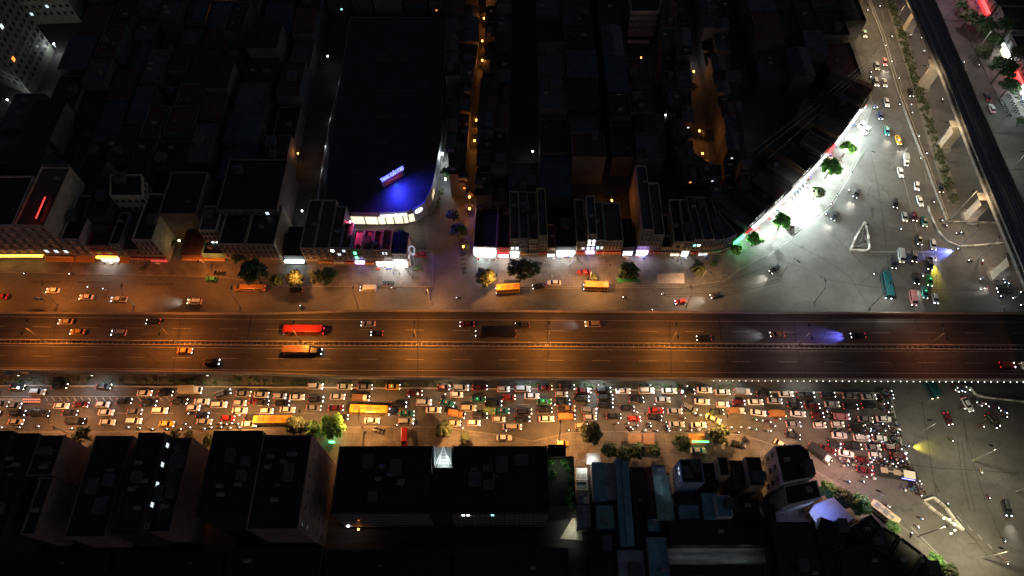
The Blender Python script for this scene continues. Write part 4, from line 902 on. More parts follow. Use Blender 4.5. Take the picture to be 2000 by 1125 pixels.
row([(-95, -12, 20, 22, 'tall hotel block cut by the left edge of the view', K('beige', 'black', rows=5, cols=5, board='orange', front='orange', light=250, lcol=(1, .45, .15))),
     (-10, 98, 20, 20, 'tall hotel with slanting facade, left of the red roof sign hotel, orange sign', K('pink', 'black', rows=5, cols=6, board='g_yellow', bh=.7, light=200, lcol=(1, .5, .2))),
     (100, 156, 20, 24, 'six storey hotel under the red roof lettering', K('beige', 'brown', rows=5, cols=3, board='orange', lit={(0, 0): 'dimwhite', (1, 0): 'dimwhite', (2, 0): 'dimwhite'}, awn='orange')),
     (158, 196, 12.5, 18, 'pinkish shophouse right of the tall hotels with plain front', K('pink', 'black', rows=3, cols=2, awn='orange')),
     (198, 240, 9, 8, 'low shop with bright yellow sign and white lit forecourt', K('red', 'red', rows=2, cols=2, board='g_yellow', front='white', light=700)),
     (242, 262, 10, 13, 'narrow shophouse between yellow sign shop and long sloping roof', K('grey', 'black', rows=2, cols=1, awn='orange')),
     (264, 292, 8, 16, 'shophouse with long brown sloping canopy roof', K('brown', 'brown', rows=1, cols=2, rooftype='shed', board='red')),
     (294, 332, 13, 19, 'cream four storey house with windowed side wall beside the green lit alley', K('cream', 'black', rows=3, cols=4, board='red', front='dimred'))], bT1, 'T1')
# windows on the side wall of the cream house
building(PL([(262, 440), (322, 440), (320, 400), (262, 400)]), 16.5, 'cream', 'black', 'tall cream house with three columns of brown windows behind the low shops', group=None, wins=[('E', 4, 4, None), ('S', 5, 3, None)], win=(1.6, 1.7))
row([(364, 405, 5, 16, 'low brown metal roofed shed on the corner of the alley', K('brown', 'brown', rows=0, cols=1, rooftype='shed', board='orange')),
     (406, 448, 5.2, 12, 'low green sided shop right of the brown shed with lit terrace', K('teal', 'black', rows=0, cols=1, board='orange'))], bT1, 'T1')
row([(450, 500, 11.5, 16, 'beige four storey terrace with banded facade behind the wide dark tree', K('beige', 'black', rows=3, cols=5)),
     (501, 556, 11.5, 16, 'right half of the beige banded terrace next to the orange lit corner', K('beige', 'black', rows=3, cols=6))], bT1, 'T1')
def setback(x0, x1, y, h, dp, wall, roof, label, wins=(), **k):
    a, b_ = W(x0, y), W(x1, y); return building([a, b_, b_+Vector((0, dp, 0)), a+Vector((0, dp, 0))], h, wall, roof, label, wins=wins, **k)
r = setback(345, 415, 466, 14, 18, 'umber', 'black', 'tall plain pink blind wall building behind the brown shed', wins=[])
r = setback(415, 448, 490, 12, 10, 'cream', 'concrete', 'narrow cream house with railed balconies left of the beige terrace', wins=[('S', 4, 3, {(1, 0): 'cool', (2, 0): 'cool'})])
r = setback(452, 565, 458, 14, 22, 'umber', 'black', 'broad dark block with small lit windows above the beige terrace', wins=[('S', 8, 4, {(1, 1): 'dimwhite', (1, 2): 'teal', (4, 2): 'dimwhite', (5, 1): 'dimwhite', (6, 3): 'dimwhite'})])
r = setback(100, 150, 455, 15, 18, 'grey', 'black', 'dark block right behind the red lettering')
r = setback(160, 196, 462, 11, 14, 'dark', 'red', 'dark red roofed house behind the pinkish shophouse')
r = setback(206, 250, 470, 14, 14, 'dark', 'black', 'dark windowless house behind the yellow sign shop')
bT2 = [(560, 517), (700, 519), (800, 522)]
row([(561, 600, 5, 12, 'low shop with white lit strip sign left of the terrace', K('dark', 'black', rows=0, cols=1, board='g_cool', front=None, light=250)),
     (601, 627, 10, 20, 'first house of the brown terrace from the left, dark windows', K('beige', 'brown', rows=3, cols=2)),
     (628, 655, 10, 20, 'second house of the brown terrace with red band and orange board', K('beige', 'brown', rows=3, cols=2, board='orange')),
     (656, 677, 10.5, 17, 'third house of the brown terrace with bright upper window', K('grey', 'brown', rows=3, cols=2, lit={(0, 2): 'white', (1, 1): 'dimwhite'}, board='white')),
     (678, 697, 10.5, 10, 'fourth house of the brown terrace left of the green lit one', K('grey', 'brown', rows=3, cols=2, lit={(0, 2): 'dimwhite'}, board='red')),
     (698, 716, 9.5, 8, 'green lit house with violet shop sign in the brown terrace', K('green', 'magenta', rows=2, cols=2, board='g_violet', lit={(0, 0): 'green', (0, 1): 'green'}, light=160, lcol=(.7, .6, 1))),
     (717, 735, 9.5, 8, 'grey house right of the green lit one with orange board', K('grey', 'magenta', rows=3, cols=3, board='orange')),
     (736, 752, 9.5, 8, 'narrow beige house left of the white lit corner shop', K('beige', 'magenta', rows=3, cols=2, front='white', light=300)),
     (753, 771, 10, 8, 'narrow house with four lit windows above the white shop', K('pink', 'magenta', rows=2, cols=3, board='g_white', front='white', light=900, lit={(0, 1): 'dimwhite', (1, 1): 'dimwhite'})),
     (772, 799, 9, 8, 'corner shop with blazing white front and dark hipped roof', K('white', 'black', rows=1, cols=6, board='g_white', front='white', light=1300, rooftype='gable', bh=1.8))], bT2, 'T2')
bT3 = [(925, 500), (1000, 502), (1100, 500), (1250, 499), (1350, 500), (1400, 497), (1432, 482)]
row([(925, 970, 5, 24, 'wide low shop with white and cyan glowing sign at the alley corner', K('white', 'black', rows=0, cols=1, board='g_white', front='cool', light=1000, lcol=(.75, .95, 1), bh=1.8)),
     (971, 995, 5, 24, 'low shop with red lit board right of the white glowing one', K('red', 'black', rows=0, cols=1, board='g_dimred', front='white', light=500)),
     (996, 1014, 10.5, 20, 'cream three storey house above a white lit canopy', K('cream', 'concrete', rows=2, cols=2, front='white', light=900, board='g_white', lit={(0, 0): 'dimwhite', (1, 0): 'dimwhite'})),
     (1015, 1031, 10.5, 20, 'grey three storey house between two cream houses', K('grey', 'concrete', rows=3, cols=3, board='orange', light=300)),
     (1032, 1049, 9.8, 20, 'cream house with railed balcony rows left of the yellow-green one', K('cream', 'concrete', rows=3, cols=4, board='grey', light=200)),
     (1050, 1067, 12, 20, 'tall narrow yellow-green house with red shutters', K('yellow', 'concrete', rows=4, cols=3, board='red')),
     (1068, 1084, 4.5, 10, 'single storey shop right of the yellow-green house', K('beige', 'brown', rows=0, cols=1, board='grey', front='white', light=300)),
     (1085, 1122, 5, 26, 'open shop with broad white lit canopy under a dark roof', K('dark', 'black', rows=0, cols=1, board='g_white', front='white', light=1300)),
     (1123, 1141, 8, 18, 'cream house with bright upper window right of the white canopy', K('cream', 'concrete', rows=2, cols=2, lit={(1, 0): 'dimwhite'}, board='red')),
     (1142, 1159, 12.5, 16, 'tall cream tower house over the violet white sign', K('cream', 'concrete', rows=4, cols=2, board='g_violet', lit={(0, 2): 'white', (1, 2): 'white', (0, 1): 'white', (1, 1): 'white', (0, 0): 'white', (1, 0): 'violet'}, light=350)),
     (1160, 1176, 9, 16, 'teal lit house right of the tall cream tower house', K('teal', 'concrete', rows=2, cols=2, lit={(0, 0): 'teal', (1, 0): 'dimwhite'}, board='red')),
     (1177, 1211, 8.5, 16, 'wide cream house with brown board carrying pale lettering', K('cream', 'concrete', rows=2, cols=5, board='red')),
     (1213, 1236, 4.5, 12, 'low dark shop left of the alley with a white lantern', K('dark', 'black', rows=0, cols=1, front='dimwhite')),
     (1240, 1262, 15, 27, 'tall tower house with open terraces above the round white sign', K('beige', 'concrete', rows=4, cols=3, board='g_violet', front='white', light=600, bh=2.2)),
     (1263, 1285, 12, 22, 'cream house with barred windows right of the round white sign', K('cream', 'concrete', rows=3, cols=4, board='red')),
     (1286, 1306, 4.5, 14, 'low plain shop between the barred window house and the blank gable', K('beige', 'black', rows=0, cols=1, board='grey')),
     (1307, 1327, 8, 18, 'cream blank-fronted house above grey awnings', K('cream', 'black', rows=1, cols=1, board='grey', front='warm', light=260)),
     (1328, 1343, 8, 18, 'cream house with two bright bulbs at its shop front', K('cream', 'concrete', rows=2, cols=2, front='white', light=350)),
     (1344, 1360, 9.5, 18, 'grey house with one cyan lit window', K('grey', 'concrete', rows=3, cols=2, lit={(0, 1): 'teal', (1, 1): 'white'}, board='red')),
     (1361, 1382, 9, 18, 'beige house behind a dark lettered sign board', K('beige', 'concrete', rows=2, cols=3, board='grey', front='dimwhite')),
     (1383, 1402, 8.5, 18, 'grey narrow house with red and white lamp near corner', K('grey', 'concrete', rows=2, cols=3, board='green')),
     (1403, 1426, 8, 16, 'last grey house before the green glowing sign', K('grey', 'concrete', rows=2, cols=3, board='grey'))], bT3, 'T3')
# floodlit shops along the curving pavement
cv = [(1428, 482), (1446, 467), (1462, 453), (1480, 438), (1500, 420), (1518, 403), (1536, 386), (1553, 368), (1570, 350), (1588, 331), (1606, 311), (1623, 291), (1640, 269), (1656, 247), (1672, 224), (1688, 200)]
desc = ['shop with the glowing green sign at the start of the curve', 'shop with white and red lit board right of the green sign', 'floodlit shop under the small teal roof', 'fourth floodlit shop along the curving pavement from its lower end', 'fifth floodlit shop along the curving pavement from its lower end', 'sixth floodlit shop along the curving pavement from its lower end', 'seventh floodlit shop along the curving pavement from its lower end',
        'eighth floodlit shop along the curving pavement from its lower end', 'ninth floodlit shop along the curving pavement from its lower end', 'tenth floodlit shop along the curving pavement from its lower end', 'shop with bright red front on the curving pavement', 'floodlit shop right above the red fronted one', 'narrow shop near the two parked white saloons', 'dim shop before the upper end of the curve', 'last shop at the top end of the curving pavement']
fl = [350, 900, 2200, 4200, 5200, 5200, 4600, 3600, 3000, 3000, 2600, 2400, 2200, 1500, 500]
for i in range(15):
    a, b_ = W(*cv[i]), W(*cv[i+1]); dd = (b_-a).normalized()*.05
    shop(a+dd, b_-dd, 5+((i*37) % 5)*1.3, 9+(i*5) % 9, ('dark', 'grey', 'dark', 'brown')[i % 4], ('black', 'concrete', 'black', 'grey', 'brown')[i % 5], desc[i], board=['g_green', 'g_dimred'][i] if i < 2 else ('g_red' if i == 10 else 'g_white' if i < 14 else 'grey'), front='green' if i == 0 else ('red' if i == 10 else 'white'), rows=1, cols=3, light=fl[i]*4.2,
         lcol=(.35, 1, .55) if i == 0 else (.82, 1, .97), group='floodlit shops along the curving pavement', bh=2.4 if i == 0 else 1.3, parapet=.15, rooftype=('flat', 'shed', 'gable')[(i*7) % 3])
# ---------------------------------------------------------------- car showroom with the blue roof sign
sh = [(663, 437), (740, 439), (793, 437), (815, 431), (834, 416), (846, 392), (852, 368), (864, 300), (876, 60), (690, 60), (652, 300), (640, 437)]
f_ = PL(sh)
SHH = 6.8
r = building(f_, SHH, wallm('showroom', (.12, .12, .13)), corrugated('roof_showroom', (.032, .032, .038), 1), 'huge dark showroom hall with curved glass corner and blue lit roof', parapet=.25, clutter=0, name='car_showroom'); SHOW = r
c = r.location
def facade(pts, z0, z1, off, name, m, par=r):
    b = MB(); P_ = PL(pts)
    for i in range(len(P_)-1):
        a, q = P_[i]-c, P_[i+1]-c; d = (q-a).normalized(); o_ = Vector((d.y, -d.x, 0))*off
        b.add([(a.x+o_.x, a.y+o_.y, z0), (q.x+o_.x, q.y+o_.y, z0), (q.x+o_.x, q.y+o_.y, z1), (a.x+o_.x, a.y+o_.y, z1)], [(0, 1, 2, 3)])
    return b.build(name, m, par)
g1 = facade([(690, 438.2), (740, 439), (793, 437), (812, 431.8)], .5, 4.9, .12, 'lit_shop_window', glow('showroom', (1, .9, .62), 1.15))
b = MB(); P0_, P1_ = W(811, 433.2)-c, W(835, 417)-c; d_ = (P1_-P0_); a_ = math.atan2(d_.y, d_.x); m_ = (P0_+P1_)/2
b.box((m_.x, m_.y, 3.6), (d_.length, .6, 7.2), a_); b.build('corner_panel', mat('panel_slate', (.2, .24, .28), .5, noise=.1), r)
b = MB()
for (x, y) in ((716, 438.7), (741, 439), (756, 438.6), (772, 438), (790, 437.2), (800, 435)):
    q = W(x, y)-c; b.box((q.x, q.y-.18, 2.6), (.35, .16, 4.8))
b.build('mullion', M_dark, r)
g2 = facade([(819, 428), (829, 420)], .8, 2.4, .12, 'lit_shop_window', glow('showroom2', (1, .9, .6), .7))
g2 = facade([(845, 395), (849, 380)], 1, 4, .12, 'lit_shop_window', glow('showroom3', (1, .85, .5), .5))
spot(r, tuple(W(740, 443, 4.5)-c), (1, .85, .6), 500, 150, tuple(W(740, 450, 0)-c)); spot(r, tuple(W(800, 440, 4.5)-c), (1, .85, .6), 600, 150, tuple(W(815, 455, 0)-c))
def letters(body, size, a, q, z, m, label, tilt=90, parent=None, stretch=1, bold=.03):
    me = text_mesh(body, size, .06, bold); a = W(*a, z); q = W(*q, z); d = q-a; mid = (a+q)/2
    o = obj('sign_lettering', me, m, None, loc=mid, rot=(R(tilt), 0, math.atan2(d.y, d.x)))
    w = max(v.co.x for v in me.vertices)-min(v.co.x for v in me.vertices); o.scale = (d.length/w*stretch, 1, 1)
    if parent: o.parent = parent; o.location = mid-parent.location
    return o
letters('THANH XUÂN FORD', 1.1, (743, 422.5), (795, 419), 6.6, glow('letter_white', (.85, .9, 1), 5), '', parent=r, tilt=62)
# oval emblem panel on the corner
q = W(818, 411, 5.6); b = MB(); n = 24
b.add([(1.5*math.cos(2*math.pi*i/n), 0, .7*math.sin(2*math.pi*i/n)) for i in range(n)]+[(1.5*math.cos(2*math.pi*i/n), -.15, .7*math.sin(2*math.pi*i/n)) for i in range(n)], [tuple(range(n)), tuple(reversed(range(n, 2*n)))]+[(i, (i+1) % n, n+(i+1) % n, n+i) for i in range(n)])
o = obj('oval_emblem', fin(b, 'oval'), glow('oval', (.75, .85, 1), 5), r, loc=q-c, rot=(R(-25), 0, R(38)))
b = MB()
b.add([(1.3*math.cos(2*math.pi*i/n), -.18, .58*math.sin(2*math.pi*i/n)) for i in range(n)]+[(1.2*math.cos(2*math.pi*i/n), -.18, .5*math.sin(2*math.pi*i/n)) for i in range(n)], [(i, (i+1) % n, n+(i+1) % n, n+i) for i in range(n)]); obj('emblem_ring', fin(b, 'ring'), SB['blue'], o)
# roof details
b = MB()
for x, y in ((752, 180), (798, 180), (748, 230), (790, 230), (744, 280), (700, 340), (790, 120), (750, 120)):
    q = W(x, y, SHH)-c; b.box((q.x, q.y, SHH+.3), (5, .5, .25))
b.build('roof_duct', M_concd, r)
# billboard standing on the roof, facing lower right
bb = empty('roof_billboard', W(765, 356, SHH)); bb.location.z = SHH; tag(bb, 'slanted roof billboard with glowing blue lettering and maroon poster', 'billboard')
a, q = W(748, 368, SHH), W(790, 343, SHH); d = q-a; ang = math.atan2(d.y, d.x); Ln = d.length; mid = (a+q)/2-bb.location
fr = MB(); fr.box((mid.x, mid.y, 2.0), (Ln, .35, 3.2), ang); fr.build('panel', SB['grey'], bb)
nx, ny = math.sin(ang), -math.cos(ang)
fr = MB(); fr.box((mid.x+nx*.22, mid.y+ny*.22, 1.9), (Ln*.7, .08, 2.4), ang); po = fr.build('poster', mat('poster_maroon', (.3, .03, .05), .5, emit=.25, noise=.6, nscale=.9), bb)
fr = MB()
for k in range(5): 
    t_ = (k-2)*Ln*.11; fr.box((mid.x+nx*.28+t_*math.cos(ang), mid.y+ny*.28+t_*math.sin(ang), 2.1+.25*math.cos(k)), (Ln*.09, .05, .35), ang)
fr.build('poster_print', SB['white'], po)
fr = MB()
for k in (-.4, 0, .4): fr.tube((mid.x+k*Ln*math.cos(ang)-nx*.2, mid.y+k*Ln*math.sin(ang)-ny*.2, 0), (mid.x+k*Ln*math.cos(ang)-nx*.2, mid.y+k*Ln*math.sin(ang)-ny*.2, 5.2), .12)
fr.build('post', M_steel, bb)
me = text_mesh('THANH XUÂN FORD', 1.7, .08, .05); o = obj('lettering', me, glow('letter_blue', (.11, .13, 1), 5.5), bb, loc=(mid.x+nx*.3, mid.y+ny*.3, 4.6), rot=(R(68), 0, ang)); w_ = max(v.co.x for v in me.vertices)*2; o.scale = (Ln*1.02/w_, 1.15, 1)
spot(bb, (mid.x+nx*1.2, mid.y+ny*1.2, 6.0), (.035, .04, 1), 26000, 170, (mid.x+nx*16, mid.y+ny*16, 0), .9, .6)
spot(bb, (mid.x+nx*.9, mid.y+ny*.9, 1.0), (.2, 1, .9), 60, 165, (mid.x+nx*3, mid.y+ny*3, 0), .9, .3)
# lit fence west of the showroom
b = MB(); P_ = PL([(675, 122), (660, 190), (645, 250), (634, 320), (624, 385), (619, 425)])
for i in range(5): b.beam(P_[i], P_[i+1], .3, 0, 2.2)
fo = b.build('boundary_wall', WM['white']); tag(fo, 'thin pale boundary wall left of the huge showroom roof', 'wall')
for x, y, pw in ((664, 160, 60), (648, 230, 60), (641, 285, 160), (632, 330, 120), (622, 405, 200)):
    q = W(x, y, 2.8); pointl(fo, (q.x-.7, q.y, 2.8), (.85, .95, 1), pw*.5, .2)
# side plant bed of the showroom
hedge('shrub_bed', [W(842, 425), W(856, 400), W(862, 370)], 1.5, 1.4, 2.5, M_leaf2, 'narrow planted bed curving round the showroom corner', 'shrub bed')
# ---------------------------------------------------------------- pylon sign
py_ = empty('pylon_sign', W(812, 522)); tag(py_, 'tall pylon sign with white teardrop ring on its mast', 'sign')
b = MB(); b.tube((0, 0, 0), (0, 0, 9.5), .25, .2); b.build('mast', M_steel, py_)
n = 20; b = MB(); pr = []
for i in range(n):
    a = 2*math.pi*i/n; rr = 1.15+(.7 if abs(a-math.pi*1.5) < .4 else 0); pr.append((rr*math.cos(a), rr*1.25*math.sin(a)))
b.add([(x, -.15, z) for x, z in pr]+[(x*.68, -.15, z*.68) for x, z in pr]+[(x, .15, z) for x, z in pr]+[(x*.68, .15, z*.68) for x, z in pr], [(i, (i+1) % n, n+(i+1) % n, n+i) for i in range(n)]+[(2*n+i, 3*n+i, 3*n+(i+1) % n, 2*n+(i+1) % n) for i in range(n)]+[(i, 2*n+i, 2*n+(i+1) % n, (i+1) % n) for i in range(n)])
obj('teardrop_ring', fin(b, 'ring'), glow('pylon', (.8, .85, .95), .35), py_, loc=(0, 0, 11.2), rot=(R(-30), 0, R(25)))
hedge('shrub_bed', [W(812, 524), W(825, 524)], 2.6, 1.2, 5, M_leaf, 'square green shrub bed at the foot of the pylon sign', 'shrub bed')
b = MB(); P_ = PL([(801, 470), (801, 520)]); b.beam(P_[0], P_[1], .5, 0, 3.2); o = b.build('boundary_wall', WM['white']); tag(o, 'white screen wall between the corner shop and the shrub bed', 'wall')
spot(o, tuple(W(803, 500, 4)), (.8, .9, 1), 200, 150, tuple(W(812, 505, 0)))
# ---------------------------------------------------------------- red roof lettering (left)
rs = empty('roof_sign', W(85, 410, 20.5)); rs.location.z = 20.8; tag(rs, 'red glowing roof lettering on the six storey hotel at left', 'sign')
a, q = W(76, 433, 21), W(95, 388, 21); d = q-a; mid = (a+q)/2-rs.location; ang = math.atan2(d.y, d.x); Ln = d.length
b = MB(); b.box((mid.x, mid.y, .8), (Ln, .15, 1.4), ang); b.build('sign_frame', M_dark, rs)
b = MB(); rr = random.Random(4)
for k in range(9):
    t_ = (k-4)*Ln*.105; w_ = Ln*.075
    cx_, cy_ = mid.x+t_*math.cos(ang)-.2, mid.y+t_*math.sin(ang)
    if k < 2: b.box((cx_, cy_, 1.0), (w_, .25, 1.6), ang); continue
    b.box((cx_, cy_, .3), (w_, .25, .22), ang); b.box((cx_, cy_, 1.6), (w_, .25, .22), ang)
    b.box((cx_-w_*.4*math.cos(ang), cy_-w_*.4*math.sin(ang), .95), (.22, .25, 1.4), ang)
b.build('neon_tube', glow('neon_red', (1, .05, .04), 2.4), rs)
# pink neon sign on the maroon roofs
ps = empty('neon_sign', W(681, 450, 8)); tag(ps, 'curved pink and red neon sign above the maroon roofs', 'sign'); a, q = W(679, 470, 8), W(683, 432, 8); m0 = ps.location
b = MB(); P_ = [W(x, y, 9) for x, y in ((679, 468), (676, 455), (681, 445), (684, 432))]
for i in range(3): b.tube(P_[i]-m0, P_[i+1]-m0, .28)
b.build('neon_tube', glow('neon_pink', (1, .35, .65), 16), ps)
b = MB(); P_ = [W(x, y, 9.5) for x, y in ((678, 434), (675, 443), (680, 450))]
for i in range(2): b.tube(P_[i]-m0, P_[i+1]-m0, .18)
b.build('neon_tube', glow('neon_red2', (1, .05, .08), 12), ps); b = MB(); b.box((0, .6, 0), (.3, 4, 3)); b.build('sign_frame', M_dark, ps)
spot(ps, (1.5, .5, 6.5), (1, .1, .4), 3600, 165, (12, -1, 2), .9, .5)
# ---------------------------------------------------------------- lower side big dark blocks (given by their roof outline)
def roofrect(xl, xr, yf, yb, h, wall, roof, label, **k):
    a, b_ = W(xl, yf, h), W(xr, yf, h); q = W((xl+xr)/2, yb, h); y = min(a.y, b_.y); d = a.y-q.y
    return building([a, b_, b_-Vector((0, d, 0)), a-Vector((0, d, 0))], h, wall, roof, label, **k)
roofrect(-160, 30, 843, 1060, 25, 'unlit_dark', 'black', 'tall black roofed block cut by the lower left edge', clutter=9)
roofrect(31, 80, 848, 1060, 24, 'unlit_dark', 'black', 'second tall black roofed block from the left', clutter=6)
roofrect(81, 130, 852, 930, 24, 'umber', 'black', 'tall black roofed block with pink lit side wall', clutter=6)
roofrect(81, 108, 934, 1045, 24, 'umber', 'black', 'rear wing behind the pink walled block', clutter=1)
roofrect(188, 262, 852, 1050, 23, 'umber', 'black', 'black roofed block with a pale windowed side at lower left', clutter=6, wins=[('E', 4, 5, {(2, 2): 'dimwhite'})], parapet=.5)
roofrect(274, 325, 847, 1045, 26, 'unlit_dark', 'black', 'narrow tall block left of the row of four small lit windows', clutter=6, wins=[('E', 5, 6, {(4, 5): 'dimwhite', (3, 5): 'dimwhite', (2, 5): 'dimwhite', (1, 5): 'dimwhite'})])
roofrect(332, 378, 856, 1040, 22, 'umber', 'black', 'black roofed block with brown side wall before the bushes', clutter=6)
roofrect(420, 515, 843, 1010, 27, 'unlit_dark', 'black', 'left part of the highest black block above the parked bus', clutter=6)
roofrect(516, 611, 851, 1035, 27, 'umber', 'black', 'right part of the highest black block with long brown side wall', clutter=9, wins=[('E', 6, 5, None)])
B6 = roofrect(664, 845, 873, 1003, 20, 'unlit_dark', 'black', 'long black apartment block left of the white tent frame', clutter=9, wins=[('S', 20, 5, None)])
roofrect(886, 1068, 873, 1003, 20, 'unlit_dark', 'black', 'long black apartment block right of the white tent frame', clutter=9, wins=[('S', 20, 5, {(8, 4): 'teal', (2, 4): 'cool', (3, 4): 'cool'})])
roofrect(846, 885, 915, 1003, 20, 'unlit_dark', 'black', 'recessed black roof between the two long apartment blocks', clutter=0)
roofrect(1070, 1104, 870, 892, 20, 'unlit_dark', 'black', 'small black penthouse at the right end of the apartment block', clutter=0)
TR = roofrect(1069, 1120, 893, 990, 17.5, 'dark', 'concrete', 'roof terrace with green lit potted plants at apartment block end', clutter=0, parapet=1)
spot(TR, tuple(W(1092, 905, 21)-TR.location), (.8, 1, .6), 120, 150, tuple(W(1092, 912, 17)-TR.location))
# roof terrace plants
b = MB()
for x, y in ((1076, 902), (1082, 925), (1108, 900), (1112, 915), (1112, 935), (1110, 955), (1108, 975), (1114, 965), (1100, 903), (1114, 985)):
    q = W(x, y, 18.4); leaves(b, q, (1.3, 1.3, 1), 60, .28)
o = b.build('potted_plants', M_leaf); tag(o, 'bushy potted plants lining the lit roof terrace', 'plants', kind='stuff')
# glass tent frame between the blocks
tf = empty('roof_tent', W(866, 905, 18)); tf.location.z = 17; tag(tf, 'brightly lit white triangular glass frame on the long block', 'skylight'); c = tf.location
fl_ = W(866, 900, 17)-c
b = MB(); A, B_ = W(849, 914, 17), W(884, 914, 17); C_ = W(849, 874, 17); D_ = W(884, 874, 17)
b.add([tuple(A-c), tuple(B_-c), tuple(D_-c), tuple(C_-c)], [(0, 1, 2, 3)]); b.build('terrace_floor', M_conc, tf)
b = MB(); top = W(866, 872, 22)-c
for P0 in ((849, 912), (884, 912), (855, 912), (878, 912)): b.tube(W(*P0, 17)-c, top, .11)
for k in range(1, 6): b.tube((W(849, 912, 17)-c).lerp(top, k/6), (W(884, 912, 17)-c).lerp(top, k/6), .05)
b.build('frame', mat('white_frame_glow', (.8, .8, .8), .4, emit=.3), tf)  # frame glows by itself, the lamplight on it put into the material
b = MB(); b.prism([tuple(p_-c)[:2] for p_ in (W(848, 912, 17), W(850, 912, 17), W(850, 875, 17), W(848, 875, 17))], 0, 3); b.prism([tuple(p_-c)[:2] for p_ in (W(883, 912, 17), W(885, 912, 17), W(885, 875, 17), W(883, 875, 17))], 0, 3); b.build('side_wall', WM['white'], tf)
pointl(tf, tuple(W(866, 903, 19)-c), (.75, .95, 1), 420, .4); pointl(tf, tuple(W(866, 882, 20)-c), (.75, .95, 1), 60, .4)
roofrect(888, 922, 892, 914, 17.6, 'grey', 'pale', 'pale greenish lean-to roof right of the white tent frame', clutter=0, parapet=.2, name='lean_to')
# lower right small houses given by roof outline (xl,xr,yf,yb,h,wall,roof,type,label)
for (xl, xr, yf, yb, h, w_, rf, ty, lab) in [
    (1124, 1146, 915, 938, 5, 'white', 'pale', 'flat', 'cream roof strip beside the bright canopy'), (1125, 1147, 940, 958, 5, 'white', 'steel green', 'flat', 'pale green roof strip lit at its upper end'),
    (1126, 1150, 960, 985, 5, 'grey', 'steel grey', 'flat', 'grey roof strip below the pale green one'), (1126, 1152, 987, 1030, 5.5, 'grey', 'steel grey', 'flat', 'long dim grey roof above the lit yard'),
    (1155, 1179, 905, 978, 7, 'grey', 'steel blue', 'shed', 'left half of the blue grey twin roof'), (1180, 1199, 907, 976, 7, 'grey', 'steel grey', 'shed', 'right half of the blue grey twin roof'),
    (1166, 1197, 988, 1032, 7.5, 'teal', 'steel green', 'flat', 'greenish flat roof with faint vents below twin roof'), (1200, 1212, 900, 1065, 8, 'teal', 'steel blue', 'shed', 'long blue metal roof strip, left one'), (1213, 1226, 904, 1064, 8.6, 'teal', 'steel blue', 'shed', 'long blue metal roof strip, right one'),
    (1231, 1257, 912, 1060, 6, 'dark', 'black', 'flat', 'dark cluttered roof right of the long blue strips'), (1259, 1276, 915, 1010, 5.5, 'dark', 'red', 'shed', 'dull maroon roof between dark yard and grey slope'), (1274, 1298, 908, 927, 8, 'grey', 'steel blue', 'flat', 'small square blue roofed tower'),
    (1278, 1304, 930, 975, 7, 'grey', 'steel green', 'gable', 'grey green gabled roof left of the white walled block'), (1283, 1312, 977, 1015, 7, 'grey', 'steel green', 'gable', 'lower grey green gabled roof'), (1262, 1288, 1012, 1040, 6.5, 'dark', 'steel blue', 'flat', 'dark blue flat roof below maroon roof'),
    (1322, 1365, 985, 1015, 7, 'dark', 'steel blue', 'flat', 'dark blue roof under the white walled block'), (1368, 1398, 965, 1015, 7.5, 'dark', 'steel blue', 'shed', 'dark blue roof with a pale diagonal gutter'), (1370, 1398, 905, 950, 9, 'unlit_dark', 'black', 'flat', 'black flat roof right of the white walled block'),
    (1400, 1420, 893, 930, 13, 'beige', 'black', 'flat', 'tall narrow dark house near the parked black saloon'), (1424, 1446, 900, 950, 10, 'dark', 'brown', 'flat', 'brown dark flat roof left of the second tall narrow house'), (1395, 1425, 968, 1010, 10, 'white', 'steel blue', 'flat', 'blue grey block with a row of small vents'),
    (1455, 1484, 893, 950, 13, 'beige', 'black', 'flat', 'second tall narrow dark house from the left'), (1430, 1480, 975, 1030, 7, 'unlit_dark', 'black', 'flat', 'black roof with round tank right of the blue grey block'),
    (1490, 1510, 985, 1060, 8, 'unlit_dark', 'black', 'flat', 'dark roof at the foot of the pale wall'), (1305, 1500, 1015, 1062, 7, 'unlit_dark', 'black', 'flat', 'wide black hall roof above the grey mottled yard'), (1150, 1200, 1045, 1120, 7, 'unlit_dark', 'black', 'flat', 'dark roof left of the blue strips lower end'),
    (1205, 1255, 1075, 1140, 8, 'grey', 'steel grey', 'flat', 'dim grey roof at the bottom edge right of centre'), (1262, 1300, 1050, 1140, 7.5, 'grey', 'steel blue', 'flat', 'bluish roof at the bottom edge'), (1310, 1490, 1103, 1150, 7, 'unlit_dark', 'black', 'flat', 'black hall cut by the bottom edge'),
    (1505, 1590, 1020, 1140, 9, 'unlit_dark', 'black', 'flat', 'big black roof left of the blue lit canopy'), (890, 1110, 1070, 1140, 9, 'unlit_dark', 'black', 'flat', 'black block at bottom edge under the apartment rows'), (640, 880, 1075, 1150, 9, 'unlit_dark', 'black', 'flat', 'black block at the bottom edge below the small orange glow'),
    (450, 630, 1070, 1140, 10, 'unlit_dark', 'black', 'flat', 'black block at bottom edge, third from the left'), (230, 440, 1078, 1140, 9, 'unlit_dark', 'black', 'flat', 'black block at bottom edge, second from the left'), (-60, 215, 1080, 1140, 9, 'unlit_dark', 'black', 'flat', 'black block at bottom edge, first from the left')]:
    roofrect(xl, xr, yf, yb, h, w_, rf, lab, cat='house', name='house', rooftype=ty, clutter=0 if ty != 'flat' else (1 if xr-xl > 22 else 0), parapet=.35)
building(PL([(1512, 872), (1562, 868), (1578, 880), (1590, 932), (1528, 944)], 16), 16, WM['white'], 'black', 'black curved corner roof with pale wall facing left', 'house', name='house', clutter=3, parapet=.4, wins=[('W', 3, 3, None)])
